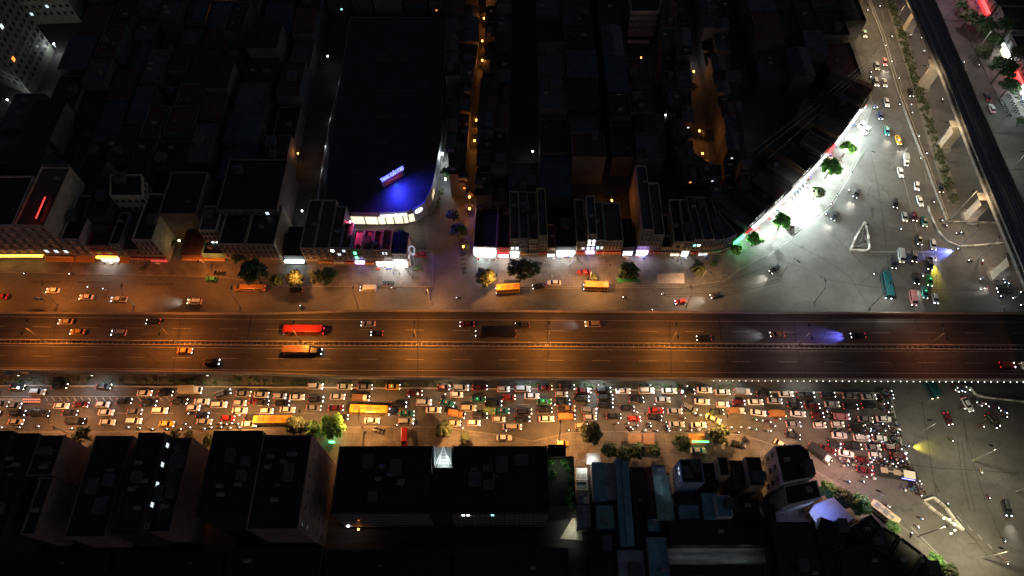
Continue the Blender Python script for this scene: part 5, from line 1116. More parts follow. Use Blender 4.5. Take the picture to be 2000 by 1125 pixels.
building(PL([(1530, 950), (1594, 938), (1604, 972), (1536, 988)], 13), 13, WM['white'], 'black', 'lower black slab behind the curved corner roof', 'house', name='house', clutter=2, parapet=.4)
WB = roofrect(1326, 1368, 899, 945, 13, WM['blue'], 'black', 'square block with white wall of small square windows facing left', clutter=2, wins=[('W', 5, 4, {(1, 3): 'dimwhite', (2, 3): 'dimwhite'})], win=(.9, 1.0), parapet=1.1)
spot(WB, tuple(W(1290, 940, 14)-WB.location), (.6, .7, 1), 260, 100, tuple(W(1320, 935, 6)-WB.location))
def slab(name, px, z, th, m, label, cat, lights=()):
    P_ = PL(px, z); o = sheet(name, P_, z, m, kind=None, thick=th); tag(o, label, cat)
    for (x, y, dz, col, pw) in lights: q = W(x, y, z+dz); spot(o, (q.x, q.y, z+dz), col, pw, 160, (q.x, q.y, z-1), .8, .3)
    return o
def canopy(px, z, m, label, lights=()):
    P_ = ccw([(p.x, p.y) for p in PL(px, z)]); c = Vector((sum(p[0] for p in P_)/len(P_), sum(p[1] for p in P_)/len(P_), 0)); r = empty('canopy', c); tag(r, label, 'canopy')
    b = MB(); b.prism([(p[0]-c.x, p[1]-c.y) for p in P_], z-.15, z, bottom=True); b.build('canopy_top', m, r)
    b = MB()
    for p in P_: b.tube((p[0]-c.x, p[1]-c.y, 0), (p[0]-c.x, p[1]-c.y, z-.15), .07)
    b.build('post', M_steel, r)
    for (x, y, dz, col, pw) in lights: q = W(x, y, z+dz); spot(r, (q.x-c.x, q.y-c.y, z+dz), col, pw, 160, (q.x-c.x, q.y-c.y, 0), .8, .3)
    return r
canopy([(1144, 885), (1172, 884), (1174, 906), (1146, 907)], 4, RM['pale'], 'glaring white lit flat canopy behind the dark trees', [(1158, 893, 1.6, (.9, 1, 1), 260), (1152, 905, 1.6, (.9, 1, 1), 260)])
canopy([(1130, 881), (1144, 881), (1144, 902), (1131, 900)], 4.2, mat('brown_canvas', (.14, .1, .07), .8, noise=.2), 'brown canvas awning left of the glaring white canopy')
spot(None, tuple(W(1140, 912, 7)), (.95, 1, .9), 330, 150, tuple(W(1138, 922, 4.5))).name = 'lamp_light'
canopy([(1227, 846), (1278, 846), (1278, 868), (1227, 866)], 3.2, mat('tan_canvas', (.2, .13, .08), .8, noise=.3), 'large brown tarpaulin shelter at the pavement edge right of big tree')
canopy([(1345, 847), (1376, 847), (1378, 867), (1345, 868)], 3.2, SB['orange'], 'orange lit kiosk roof left of the dusty yellow tree')
canopy([(1204, 563-20), (1250, 545), (1252, 551), (1206, 551)], 4.5, SB['green'], 'green edged petrol style canopy roof by the service road, left one')
canopy([(1284, 535), (1336, 533), (1337, 553), (1285, 553)], 4.5, mat('pale_canopy', (.4, .37, .36), .7, noise=.2), 'pale pinkish canopy roof by the service road, right one')
# blue lit canopy
BC = canopy([(1592, 985), (1628, 971), (1668, 1012), (1640, 1030), (1612, 1050), (1580, 1000)], 6, mat('bluish_roof', (.3, .32, .38), .6, noise=.25), 'canopy roof flooded with blue light at lower right', [(1610, 985, 3.5, (.3, .35, 1), 600), (1590, 1005, 3, (.6, .65, 1), 420), (1630, 1000, 3.5, (.25, .3, 1), 350)])
slab('lit_yard', [(1118, 1012), (1134, 1010), (1138, 1055), (1094, 1052)], .3, .3, mat('cream_paving', (.5, .47, .36), .8, noise=.2), 'small bright cream paved yard between dark houses', 'yard', [(1124, 1022, 3.2, (1, .95, .8), 300), (1110, 1045, 3, (.9, 1, .8), 110)])
slab('yard', [(1303, 1072), (1497, 1058), (1500, 1098), (1308, 1106)], .2, .2, asphalt('mottled_concrete', (.13, .13, .125), .9), 'long mottled grey concrete yard near the bottom edge', 'yard', [(1345, 1078, 5.5, (.8, .9, 1), 150), (1400, 1076, 5.5, (.8, .9, 1), 130), (1460, 1073, 5.5, (.8, .9, 1), 150)])
# diagonal row bottom right
for i, (px, h) in enumerate([([(1602, 1010), (1660, 1032), (1640, 1075), (1590, 1060)], 8), ([(1662, 1030), (1700, 1005), (1722, 1030), (1690, 1060)], 7), ([(1724, 1030), (1758, 1048), (1735, 1085), (1692, 1062)], 8), ([(1760, 1050), (1800, 1080), (1775, 1125), (1738, 1088)], 8),
                             ([(1802, 1082), (1848, 1130), (1820, 1170), (1778, 1128)], 9), ([(1590, 1064), (1640, 1080), (1640, 1150), (1560, 1150)], 8), ([(1642, 1078), (1690, 1066), (1770, 1128), (1700, 1170), (1645, 1150)], 7)]):
    building(PL(px, h), h, 'dark', 'black', '%s black roofed house along the diagonal pavement at lower right' % ordn(i+1), 'house', 'black roofed houses at lower right', 'house', parapet=.5, clutter=1)
# ---------------------------------------------------------------- upper left tower and neighbours
building(PL([(66, 190), (108, 100), (22, 40), (-50, 140)]), 55, wallm('tower', (.17, .175, .14)), 'black', 'tall olive apartment tower with small dark windows at upper left', parapet=1, clutter=0,
         wins=[('E', 9, 15, {(1, 3): 'orange', (5, 8): 'dimwhite', (3, 6): 'dimwhite'}), ('S', 9, 15, {(2, 5): 'dimwhite', (6, 3): 'orange'})], win=(1.7, 1.9))
building(PL([(70, 48), (160, 44), (166, -20), (60, -20)]), 14, WM['cream'], 'concrete', 'grey green annex with lit courtyard panels beside the tower', parapet=.8, clutter=3, wins=[('S', 7, 3, {(0, 0): 'dimwhite', (3, 1): 'dimwhite'})])
building(PL([(1224, 72), (1277, 72), (1284, 28), (1220, 28)]), 12.5, WM['pink'], 'black', 'pink walled block with three rows of dark windows at top', parapet=.6, clutter=2, wins=[('S', 9, 3, None), ('W', 4, 3, None)], win=(1.1, 1.3))
b = MB(); P_ = PL([(1225, 84), (1268, 85)]); b.beam(P_[0], P_[1], .3, 0, 1.6); o = b.build('boundary_wall', WM['white']); tag(o, 'pale garden wall below the pink walled block', 'wall')
building(PL([(1550, 230), (1580, 226), (1572, 275), (1540, 268)]), 9, WM['brown'], 'brown', 'brown roofed house near the overhead cables', 'house', parapet=.3, clutter=0)
# ---------------------------------------------------------------- the dark quarter: every house on its own
SIG = [(-60, 0)]
front = [(-260, 462), (150, 455), (250, 448), (340, 382), (440, 400), (560, 400), (600, 462), (640, 462), (652, 300), (680, 60), (690, -10), (860, -10), (880, -60), (885, 300), (900, 420)]
blocks = [('left of the showroom', [(-420, -200), (640, -200), (640, 60), (615, 300), (600, 455), (560, 440), (452, 428), (345, 420), (258, 418), (200, 440), (100, 422), (-420, 425)]),
          ('behind the showroom roof', [(640, -200), (934, -200), (936, 40), (700, 44), (640, 40)]),
          
          ('between the orange alleys', [(1003, -200), (1268, -200), (1272, 20), (1284, 180), (1304, 330), (1330, 372), (1338, 425), (1240, 412), (1020, 436), (992, 428), (996, 300), (1003, 100)]),
          ('behind the floodlit curve', [(1394, -200), (1625, -200), (1668, 95), (1664, 195), (1606, 262), (1524, 350), (1474, 398), (1460, 370), (1442, 240), (1412, 100)])]
taken = [(o.location.x, o.location.y) for o in COL.objects if o.parent is None and o.get('category') in ('building', 'annex')]
avoid = [PL(q) for q in ([(60, -30), (170, -30), (168, 95), (112, 215), (40, 215), (-60, 150), (0, 20)], [(1205, 20), (1295, 20), (1285, 95), (1215, 95)], [(1530, 215), (1590, 215), (1582, 285), (1532, 280)], [(340, 480), (430, 480), (425, 408), (345, 408)], [(445, 470), (570, 470), (575, 405), (445, 405)], [(560, 520), (800, 520), (830, 420), (560, 425)],
          [(320, 440), (350, 440), (350, 380), (320, 380)], [(960, 500), (1430, 500), (1430, 444), (960, 444)])]
def hits(P_, x, y): return inpoly(x, y, [(p.x, p.y) for p in P_])
rnd = random.Random(21); HQ = []
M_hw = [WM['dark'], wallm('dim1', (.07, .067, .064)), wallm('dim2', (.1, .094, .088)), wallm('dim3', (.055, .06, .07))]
for bn, poly in blocks:
    PP = PL(poly); xs = [p.x for p in PP]; ys = [p.y for p in PP]; X = min(xs)
    while X < max(xs):
        wdt = rnd.uniform(8, 13.5); Y = min(ys)+rnd.uniform(0, 4)
        while Y < max(ys):
            dp = rnd.uniform(12, 20); pts = [(X+.4, Y+.4), (X+wdt-.4, Y+.4), (X+wdt-.4, Y+dp-.4), (X+.4, Y+dp-.4)]
            cxx, cyy = X+wdt/2, Y+dp/2
            ok = all(hits(PP, *q) for q in pts) or (hits(PP, cxx, cyy) and sum(hits(PP, *q) for q in pts) >= 3 and cyy > 160)
            if ok and not any(hits(A_, *q) for A_ in avoid for q in pts+[(cxx, cyy)]):
                # keep only houses the photo can show
                d_ = cyy*.5+H*.866; u_ = F*cxx/d_; vv = (cyy*.866-H*.5)/d_
                if abs(u_) < 1090 and CY-F*vv > -75:
                    hh = rnd.choice((7, 8.5, 10, 11.5, 13, 15)); ty = rnd.choice(('flat', 'flat', 'flat', 'gable', 'shed'))
                    kd = {'flat': 'flat topped', 'gable': 'gabled', 'shed': 'lean-to roofed'}[ty]; hgt = 'low' if hh < 9 else 'mid height' if hh < 13 else 'tall'
                    lab = 'unlit %s %s house %s' % (hgt, kd, bn)
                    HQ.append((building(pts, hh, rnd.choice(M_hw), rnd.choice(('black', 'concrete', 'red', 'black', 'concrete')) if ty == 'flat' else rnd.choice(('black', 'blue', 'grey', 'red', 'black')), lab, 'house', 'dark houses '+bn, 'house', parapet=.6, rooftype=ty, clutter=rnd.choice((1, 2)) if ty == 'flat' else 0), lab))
            Y += dp+rnd.choice((0, 0, 1.8))
        X += wdt+rnd.choice((0, 0, .2, 2.4))
def strip_houses(L_, Rr, y0, y1, bn, two=False):
    def xa(l, y):
        for i in range(len(l)-1):
            if l[i][1] <= y <= l[i+1][1]: t_ = (y-l[i][1])/(l[i+1][1]-l[i][1]); return l[i][0]*(1-t_)+l[i+1][0]*t_
        return l[-1][0]
    y = y1
    while y > y0:
        dy = rnd.uniform(19, 34); e = rnd.uniform(.4, .6); cuts = [0, e, 1] if two else [0, 1]
        for k in range(len(cuts)-1):
            def P(f, yy): return (xa(L_, yy)*(1-f)+xa(Rr, yy)*f, yy)
            f0, f1 = cuts[k]+.01, cuts[k+1]-.01; hh = rnd.choice((6, 8, 9.5, 11, 12.5)); ty = rnd.choice(('flat', 'flat', 'gable'))
            lab = 'unlit %s %s house %s' % ('low' if hh < 9 else 'mid height', {'flat': 'flat topped', 'gable': 'gabled'}[ty], bn)
            HQ.append((building(PL([P(f0, y), P(f1, y), P(f1, y-dy+1), P(f0, y-dy+1)]), hh, rnd.choice(M_hw), rnd.choice(('black', 'concrete', 'red', 'grey')), lab, 'house', 'dark houses '+bn, 'house', parapet=.5, rooftype=ty, clutter=1 if ty == 'flat' else 0), lab))
        y -= dy
strip_houses([(874, -40), (872, 160), (882, 385)], [(937, -40), (936, 110), (921, 230), (911, 385)], -40, 385, 'beside the showroom lane', True)
strip_houses([(951, -60), (949, 100), (934, 300), (930, 428)], [(1000, -60), (1000, 100), (992, 300), (990, 428)], -50, 425, 'right of the narrow orange alley', True)
strip_houses([(1272, -60), (1286, 180), (1308, 330), (1340, 425)], [(1328, -60), (1338, 180), (1345, 330), (1392, 352), (1398, 425)], -50, 425, 'left of the wide orange lane', True)
strip_houses([(1345, -60), (1360, 100), (1390, 240), (1405, 350), (1410, 425)], [(1390, -60), (1408, 100), (1438, 240), (1456, 350), (1448, 425)], -50, 425, 'right of the wide orange lane', True)
for o, lab in HQ:
    if rnd.random() < .13:
        wl_ = [k for k in o.children if k.name.startswith('wall')][0]; ys_ = min(v.co.y for v in wl_.data.vertices); zt = max(v.co.z for v in wl_.data.vertices)
        add_window(o, o.location+Vector((rnd.uniform(-1.5, 1.5), ys_-.05, rnd.uniform(.45, .85)*zt)), 0, .9, .8, rnd.choice(('dimwhite', 'dimwhite', 'warm', 'orange', 'teal')))
byl = {}
for o, lab in HQ: byl.setdefault(lab, []).append(o)
for lab, os_ in byl.items():
    os_.sort(key=lambda o: o.location.x/(o.location.y*.5+H*.866))
    for i, o in enumerate(os_): o['label'] = '%s %s' % (ordn(i+1), lab.replace(' house ', ' house from the left, ', 1)) if len(os_) > 1 else lab
# ================================================================ RAIL VIADUCT
RZ = 14.0
rv = empty('rail_viaduct', W(1880, 250, RZ)); rv.location.z = 0; tag(rv, 'dark elevated railway slanting down the right side on concrete piers', 'railway viaduct'); c = rv.location
Lr = PL([(1700, -150), (1779, 0), (1846, 149), (1903, 300), (1952, 420), (2004, 545), (2120, 830), (2300, 1300)], RZ); Rr_ = PL([(1752, -150), (1823, 0), (1884, 144), (1951, 300), (2000, 407), (2058, 545), (2170, 800), (2360, 1250)], RZ)
Lr = [p-c for p in Lr]; Rr_ = [p-c for p in Rr_]
for p in Lr+Rr_: p.z = 0
b = MB(); strip(b, Lr, Rr_, RZ-1.8, RZ-.3); o = obj('deck', tri(b.mesh('deck')), mat('rail_concrete', (.24, .22, .2), .85, noise=.35, nscale=.4), rv)
b = MB()
for i in range(len(Lr)-1): b.beam(Lr[i], Lr[i+1], .35, RZ-1.6, RZ+.9); b.beam(Rr_[i], Rr_[i+1], .35, RZ-1.6, RZ+.9)
b.build('parapet', M_conc, rv)
def along(P_, sstep):
    out = []
    for i in range(len(P_)-1):
        d = P_[i+1]-P_[i]; L_ = d.length; k = 0
        while k < L_: out.append((P_[i]+d*(k/L_), d.normalized())); k += sstep
    return out
b = MB()
for q, d in along(Lr, 2.0): n_ = Vector((d.y, -d.x, 0)) ; n_ = n_ if n_.x < 0 else -n_; b.box((q.x+n_.x*.55, q.y+n_.y*.55, RZ-.35), (.16, 1.0, 1.3), math.atan2(d.y, d.x))
b.build('parapet_rib', M_conc, rv)
b = MB()
for i in range(len(Lr)-1):
    d = (Lr[i+1]-Lr[i]).normalized(); n_ = Vector((d.y, -d.x, 0)); n_ = n_ if n_.x < 0 else -n_; b.beam(Lr[i]+n_*.75, Lr[i+1]+n_*.75, .9, RZ-1.1, RZ+.1)
b.build('walkway', M_conc, rv)
b = MB()
for f in (.18, .32, .4, .6, .68, .82):
    ln_ = [a.lerp(q, f) for a, q in zip(Lr, Rr_)]
    for i in range(len(ln_)-1): b.beam(ln_[i], ln_[i+1], .14, RZ-.3, RZ-.02)
b.build('rail', M_steel, rv)
b = MB()
for q, d in along([a.lerp(q2, .5) for a, q2 in zip(Lr, Rr_)], 1.3):
    for sgn in (-2.3, 2.3): n_ = Vector((d.y, -d.x, 0)); b.box((q.x+n_.x*sgn, q.y+n_.y*sgn, RZ-.27), (.3, 2.4, .08), math.atan2(d.y, d.x))
b.build('sleepers', mat('sleeper', (.12, .11, .1), .85, noise=.3), rv)
M_pier = mat('pier_concrete', (.5, .44, .36), .8, noise=.2, nscale=.5)
for i, (x, y) in enumerate([(1729, -60), (1771, 60), (1803, 168), (1842, 286), (1893, 425), (1945, 540), (2030, 700)]):
    g = W(x, y)-c; t_ = None; hh = RZ-1.8
    dpt = g+c; j = min(range(len(Lr)-1), key=lambda j: abs((Lr[j]+c).y-dpt.y)); d = (Lr[j+1]-Lr[j]).normalized(); ang = math.atan2(d.y, d.x)
    b = MB(); b.box((g.x, g.y, hh*.38), (3.0, 3.4, hh*.76), ang); b.box((g.x, g.y, .6), (3.3, 3.8, 1.2), ang)
    # flared head
    ca, sa = math.cos(ang), math.sin(ang); 
    def ro(a, e): return (g.x+a*ca-e*sa, g.y+a*sa+e*ca)
    lo = [ro(*q) for q in ((-1.5, -1.7), (1.5, -1.7), (1.5, 1.7), (-1.5, 1.7))]; hi = [ro(*q) for q in ((-1.6, -4.0), (1.6, -4.0), (1.6, 4.0), (-1.6, 4.0))]
    b.add([(q[0], q[1], hh*.76) for q in lo]+[(q[0], q[1], hh) for q in hi], [(0, 1, 5, 4), (1, 2, 6, 5), (2, 3, 7, 6), (3, 0, 4, 7), (4, 5, 6, 7)])
    b.build('pier', M_pier, rv)
    b = MB(); n = 20; b.prism([(g.x+2.9*math.cos(2*math.pi*k/n), g.y+3.6*math.sin(2*math.pi*k/n)) for k in range(n)], 0, .35 if i > 3 else .02); b.build('pier_base', M_curb, rv)
# planted median of the avenue
md = [(1712, -80), (1738, 0), (1757, 60), (1790, 165), (1825, 280), (1862, 395)]
b = MB(); P_ = PL(md); 
for i in range(len(P_)-1): b.beam(P_[i], P_[i+1], 4.6, 0, .22)
tag(b.build('median_bed', M_curb), 'long raised bed under the piers of the rail viaduct', 'planter')
b = MB(); rnd = random.Random(5)
for i in range(len(P_)-1):
    for k in range(int((P_[i+1]-P_[i]).length*3.4)):
        q = P_[i].lerp(P_[i+1], rnd.random()); s_ = rnd.uniform(.5, 1.3); leaves(b, (q.x+rnd.uniform(-1.7, 1.7), q.y+rnd.uniform(-.4, .4), .3+s_*.5), (s_, s_, s_*.7), 26, .3)
o = b.build('median_shrubs', M_leaf2); tag(o, 'dense low shrubs filling the bed beneath the rail viaduct', 'shrubs', kind='stuff')
def barrier_line(px, label, w=.3, h=.8, m=M_curb, name='road_barrier', seg=2.2):
    P_ = PL(px); c = P_[0].copy(); r = empty(name, c); tag(r, label, 'barrier'); b = MB(); b2 = MB()
    for i in range(len(P_)-1):
        d = P_[i+1]-P_[i]; L_ = d.length; n = max(1, int(L_/seg)); dn = d.normalized()
        for k in range(n):
            a = P_[i]+dn*(L_*k/n+.08)-c; q = P_[i]+dn*(L_*(k+1)/n-.08)-c; bk = MB(); bk.beam(a, q, w, 0, h); bk.build('barrier_block', m if k % 2 == 0 else M_conc, r)
    return r
M_bw = mat('barrier_white', (.62, .6, .55), .6, noise=.3, nscale=1.5)
barrier_line([(1668, -80), (1694, 0), (1722, 75), (1752, 180), (1782, 260), (1806, 320), (1848, 433)], 'left line of the long double barrier dividing the avenue', .35, .8, m=M_conc, seg=4)
barrier_line([(1673, -80), (1699, 0), (1728, 75), (1758, 180), (1788, 260), (1812, 320), (1851, 428)], 'right line of the long double barrier dividing the avenue', .3, .5, m=M_conc, seg=4)
barrier_line([(1848, 435), (1900, 435), (1950, 437)], 'straight barrier closing the avenue lanes under the railway')
barrier_line([(1811, 404), (1818, 425), (1830, 452), (1848, 472), (1872, 483), (1915, 480), (1966, 475)], 'curved white block barrier around the junction corner', m=M_bw)
barrier_line([(1660, 489), (1672, 462), (1688, 435), (1694, 460), (1697, 487), (1690, 491), (1660, 490)], 'triangular ring of white blocks in the open junction', .45, .9, m=M_bw, seg=1.9)
barrier_line([(1801, 979), (1822, 972), (1846, 992), (1862, 1015), (1880, 1036), (1855, 1020), (1825, 999), (1801, 979)], 'long narrow triangle of white blocks at lower right', .5, .9, m=M_bw, seg=1.9)
barrier_line([(1893, 757), (1905, 772), (1922, 777), (1960, 781), (2040, 790)], 'white barrier bending right near the end of the lamp row', m=M_bw)
b = MB()
for x, y, l, a in ((1680, 470, 3, .9), (1686, 478, 2.5, .2), (1684, 455, 4, 1.2), (1690, 468, 3, 1.8), (1676, 482, 3, .1)):
    q = W(x, y); b.box((q.x, q.y, .5), (l, .25, .25), a); b.box((q.x, q.y, .25), (.3, .8, .5), a)
tag(b.build('barrier_pile', M_steel), 'loose steel barriers heaped inside the triangular block ring', 'barriers')
# ================================================================ STREET LAMPS
SOD = (1, .31, .042); WARM = (1, .62, .3); NEU = (.97, .96, .83); COOL = (.8, .9, 1)
M_lens = mat('lamp_lens', (.4, .3, .15), .4, emit=.6); M_lensw = mat('lamp_lens_white', (1, .9, .7), .4, emit=4)
def head(r, x, y, z, ang, col, pw, lens=M_lens, angle=158):
    b = MB(); b.box((0, 0, 0), (1.1, .4, .16)); o = b.build('lamp_head', M_dark, r, loc=(x, y, z), rot=(0, 0, ang)); 
    b = MB(); b.box((0, 0, -.1), (.8, .3, .05)); b.build('lens', lens, o)
    spot(r, (x, y, z-.3), col, pw, angle, (x, y, 0), .5, .3)
# double-armed lamps in the viaduct median
dk = [(90, 671, 11500, .8), (345, 672, 13000, .8), (590, 674, 15000, 1), (817, 675, 15000, 1), (1070, 676.5, 15500, 1), (1308, 678, 12000, 1), (1557, 680, 2600, 1), (1808, 681, 3400, .9), (-165, 670, 11000, .8), (2040, 683, 900, 1)]
for i, (x, y, pw, _) in enumerate(dk):
    q = W(x, y-2, DZ); r = empty('double_arm_lamp', q); r.location.z = DZ; tag(r, '%s double armed lamp from the left in the viaduct median' % ordn(i+1 if i < 8 else (1 if i == 8 else 9)), 'street lamp', 'double armed lamps in the viaduct median')
    b = MB(); b.tube((0, 0, -.5), (0, 0, 10.6), .14, .09); b.box((0, 0, .2), (.5, .5, .6)); b.build('pole', M_steel, r)
    for sgn in (-1, 1):
        b = MB(); b.tube((0, 0, 10.2), (0, sgn*1.9, 10.9), .06, .05); b.build('arm', M_steel, r)
        head(r, 0, sgn*2.2, 10.95, R(90), (1, .26, .03) if x < 450 else SOD if x < 1500 else (1, .6, .5) if x < 1700 else (1, .3, .1), pw*.36, angle=164)
dki = sorted([o for o in COL.objects if o.parent is None and o.name.startswith('double_arm_lamp')], key=lambda o: o.location.x)
for i, o in enumerate(dki): o['label'] = '%s double armed lamp from the left in the viaduct median' % ordn(i+1)
def street_lamp(px, py, h, adeg, arm, col, pw, label, lens=M_lens, group='street lamps', heads=1, angle=158, twin=0):
    q = W(px, py, .12); r = empty('street_lamp', q); r.location.z = .1; tag(r, label, 'street lamp', group); a = R(adeg)
    b = MB(); b.tube((0, 0, 0), (0, 0, h), .16, .1); b.box((0, 0, .3), (.45, .45, .6)); b.build('pole', M_steel, r)
    for k in range(heads):
        ak = a+(k-(heads-1)/2)*R(60) if heads > 1 else a
        dx, dy = math.cos(ak), math.sin(ak); b = MB(); b.tube((0, 0, h-.1), (dx*arm, dy*arm, h+.7), .06); b.build('arm', M_steel, r)
        head(r, dx*(arm+.4), dy*(arm+.4), h+.7, ak, col, pw/heads, lens, angle)
    return r
# pavement lamps of the jammed road
for i, (x, y, pw, col) in enumerate([(-60, 845, 4200, (1, .42, .14)), (130, 846, 4200, (1, .4, .13)), (300, 846, 4200, (1, .4, .13)), (477, 846, 6500, (1, .42, .12)), (600, 842, 2600, (1, .45, .15)), (712, 842, 6200, (1, .42, .12)), (905, 868, 6200, (1, .45, .14)), (1091, 862, 6600, (1, .42, .11)), (1250, 846, 3600, (1, .5, .22)), (1405, 850, 6500, (1, .48, .13)), (1530, 880, 3200, (1, .55, .3)), (1640, 934, 4600, (1, .52, .4))]):
    street_lamp(x, y, 9.5, 90, 2.2, col, pw*2.15, '%s street lamp from the left on the lower pavement' % ordn(i+1), group='street lamps on the lower pavement', heads=3 if x == 1640 else 1, angle=168)
# far edge of the jammed road: cool spill lamps hung under the viaduct edge
und = empty('underdeck_lamps', W(700, 746)); bpy.data.objects.remove(und)
for i, (x, pw, col) in enumerate([(60, 700, COOL), (200, 900, COOL), (420, 900, WARM), (640, 900, WARM), (870, 1000, WARM), (1030, 800, COOL), (1160, 1500, (.85, 1, .95)), (1290, 1100, (.85, 1, .9)), (1420, 900, NEU), (1560, 700, NEU)]):
    q = W(x, 748, 0); r = empty('wall_lamp', (q.x, q.y, 6.2)); tag(r, '%s floodlight from the left under the lower viaduct edge' % ordn(i+1), 'floodlight', 'floodlights under the lower viaduct edge')
    b = MB(); b.box((0, .2, 0), (.6, .5, .3)); b.build('housing', M_dark, r); b = MB(); b.box((0, -.08, -.05), (.5, .06, .2)); b.build('lens', M_lensw, r)
    spot(r, (0, -.4, -.1), col, pw*1.7, 150, (0, -5, -6), .8, .25)
# lamps on the pavement of the upper service road
for i, (x, y, pw, col, ad) in enumerate([(-40, 590, 5200, (1, .26, .035), -90), (112, 595, 5200, (1, .26, .035), 90), (262, 596, 4200, (1, .26, .035), 90), (411, 531, 3600, (1, .28, .05), -90), (593, 552, 3800, (1, .36, .08), -90), (700, 600, 5200, (1, .36, .08), 90), (840, 590, 5600, (1, .4, .11), -90), (971, 556, 5600, (1, .38, .09), -90), (1150, 556, 7800, (1, .42, .12), -90), (1180, 556, 1500, (1, .42, .12), 60), (1340, 598, 3600, (1, .6, .35), 100), (1367, 553, 2600, (1, .5, .16), -60), (470, 600, 2600, (1, .3, .06), 90)]):
    street_lamp(x, y, 9, ad, 1.6, col, pw*1.35, '%s street lamp along the upper service road, counted west to east' % ordn(i+1), group='street lamps along the upper service road')
# tall junction and avenue lamps; shrub bed ones raised to light the rail deck
for i, (x, y, hgt, pw, col, ad, hd, lb) in enumerate([(1525, 540, 12, 3600, NEU, -60, 1, 'near the dark saloon turning left'), (1664, 336, 12, 4300, NEU, -30, 1, 'with long dark pole by the curving kerb'), (1557, 416, 11, 4500, NEU, 60, 2, 'pale twin-headed at the floodlit pavement'), (1668, 30, 10, 3500, (1, .75, .42), -20, 1, 'at the top of the avenue left side'), (1703, 110, 10, 4500, (1, .78, .5), -20, 1, 'on the avenue edge above the parked saloons'),
        (1736, 64, 14, 5500, (1, .7, .35), 160, 1, 'inside the avenue median near the top pier'), (1812, 304, 16.5, 8000, (1, .75, .45), 160, 1, 'in the shrub bed between second and third pier'), (1856, 428, 16.5, 8000, (1, .72, .42), 200, 1, 'at the lower end of the shrub bed'), (1812, 132, 10, 1500, (1, .65, .3), -20, 1, 'below the railway deck edge'),
        (1774, 196, 16.5, 8000, (1, .74, .45), 160, 1, 'added to light the second pier in the shrub bed'), (1912, 505, 10, 3200, (1, .75, .5), 60, 1, 'added to light the two lowest railway piers'), (1700, 600, 12, 7000, NEU, 60, 1, 'beside the teal bus in the junction'), (1872, 484, 10, 1500, COOL, 60, 1, 'at the elbow of the curved white barrier'), (1960, 600, 8, 700, COOL, 90, 1, 'next to the right end of the deck'), (1650, 480, 12, 3500, NEU, 0, 1, 'left of the triangular block ring'), (1590, 590, 10, 1700, NEU, 90, 1, 'near the deck edge in the junction'), (1742, 330, 12, 3200, NEU, 180, 1, 'beside the queue of headlights on the avenue')]):  # lamps at the second and the lowest piers are added to light them
    street_lamp(x, y, hgt, ad, 1.8, col, pw, 'tall junction lamp '+lb, group='tall lamps of the junction', heads=hd, lens=M_lensw if hd > 1 else M_lens, angle=164)
# high mast with a ring of bulbs
q = W(1792, 1048); r = empty('high_mast', q); tag(r, 'high lamp mast with a cluster of glowing bulbs at lower right', 'street lamp'); b = MB(); b.tube((0, 0, 0), (0, 0, 15), .22, .14); b.build('pole', M_steel, r)
for k in range(5):
    a = R(100-k*45); b = MB(); b.tube((0, 0, 14.6), (1.7*math.cos(a), 1.7*math.sin(a), 15.2), .07); b.build('arm', M_steel, r)
    b = MB(); b.box((1.9*math.cos(a), 1.9*math.sin(a), 15.2), (.36, .36, .25)); b.build('bulb', glow('mast_bulb', (1, .9, .55), 9), r)
spot(r, (0, 0, 14.3), (1, .86, .52), 15000, 166, (4, 2, 0), .5, .6)
for i, (x, y, hgt, pw, col, lb) in enumerate([(1920, 1090, 11, 9500, (1, .85, .52), 'near the bottom right corner of the avenue'), (1900, 900, 12, 4200, (1, .92, .66), 'standing alone in the open lower right road'), (1985, 960, 11, 2200, (1, .88, .6), 'at the right edge of the lower junction'), (1790, 850, 11, 2600, (1, .93, .68), 'right of the stop line crowd'), (1700, 980, 9, 1300, (.7, .6, 1), 'by the beige bus with a bluish glow')]):
    street_lamp(x, y, hgt, 160, 1.8, col, pw, 'tall road lamp '+lb, group='tall lamps of the lower road')
for i, (x, y, pw, col) in enumerate([(1845, 40, 5600, (.95, .7, .75)), (1885, 130, 4200, (.9, .75, .75)), (1935, 260, 5600, (.9, .85, .75)), (1975, 330, 2200, (.8, .82, .75)), (1985, 205, 1300, (.7, 1, .95)), (1860, 5, 900, (1, .6, .9))]):
    street_lamp(x, y, 18 if pw > 3000 else 9, 180, 1.6, col, pw, '%s street lamp from the top right of the rail viaduct' % ordn(i+1), group='street lamps right of the rail viaduct')  # strongest ones raised above the railway to light its deck
# row of small white lamps along the lower deck edge
for i in range(50):
    x = 1393+12.6*i; y = 744+(x-1393)/607*3; q = W(x, y, DZ-.9)
    r = empty('edge_lamp', (q.x, q.y, q.z)); tag(r, '%s small white lamp from the left along the deck edge' % ordn(i+1), 'lamp', 'small white lamps along the deck edge')
    b = MB(); b.box((0, 0, .22), (.16, .16, .16)); b.build('bulb', glow('edge_bulb', (.95, 1, .95), 5), r); b = MB(); b.box((0, .25, .1), (.12, .5, .12)); b.build('bracket', M_steel, r)
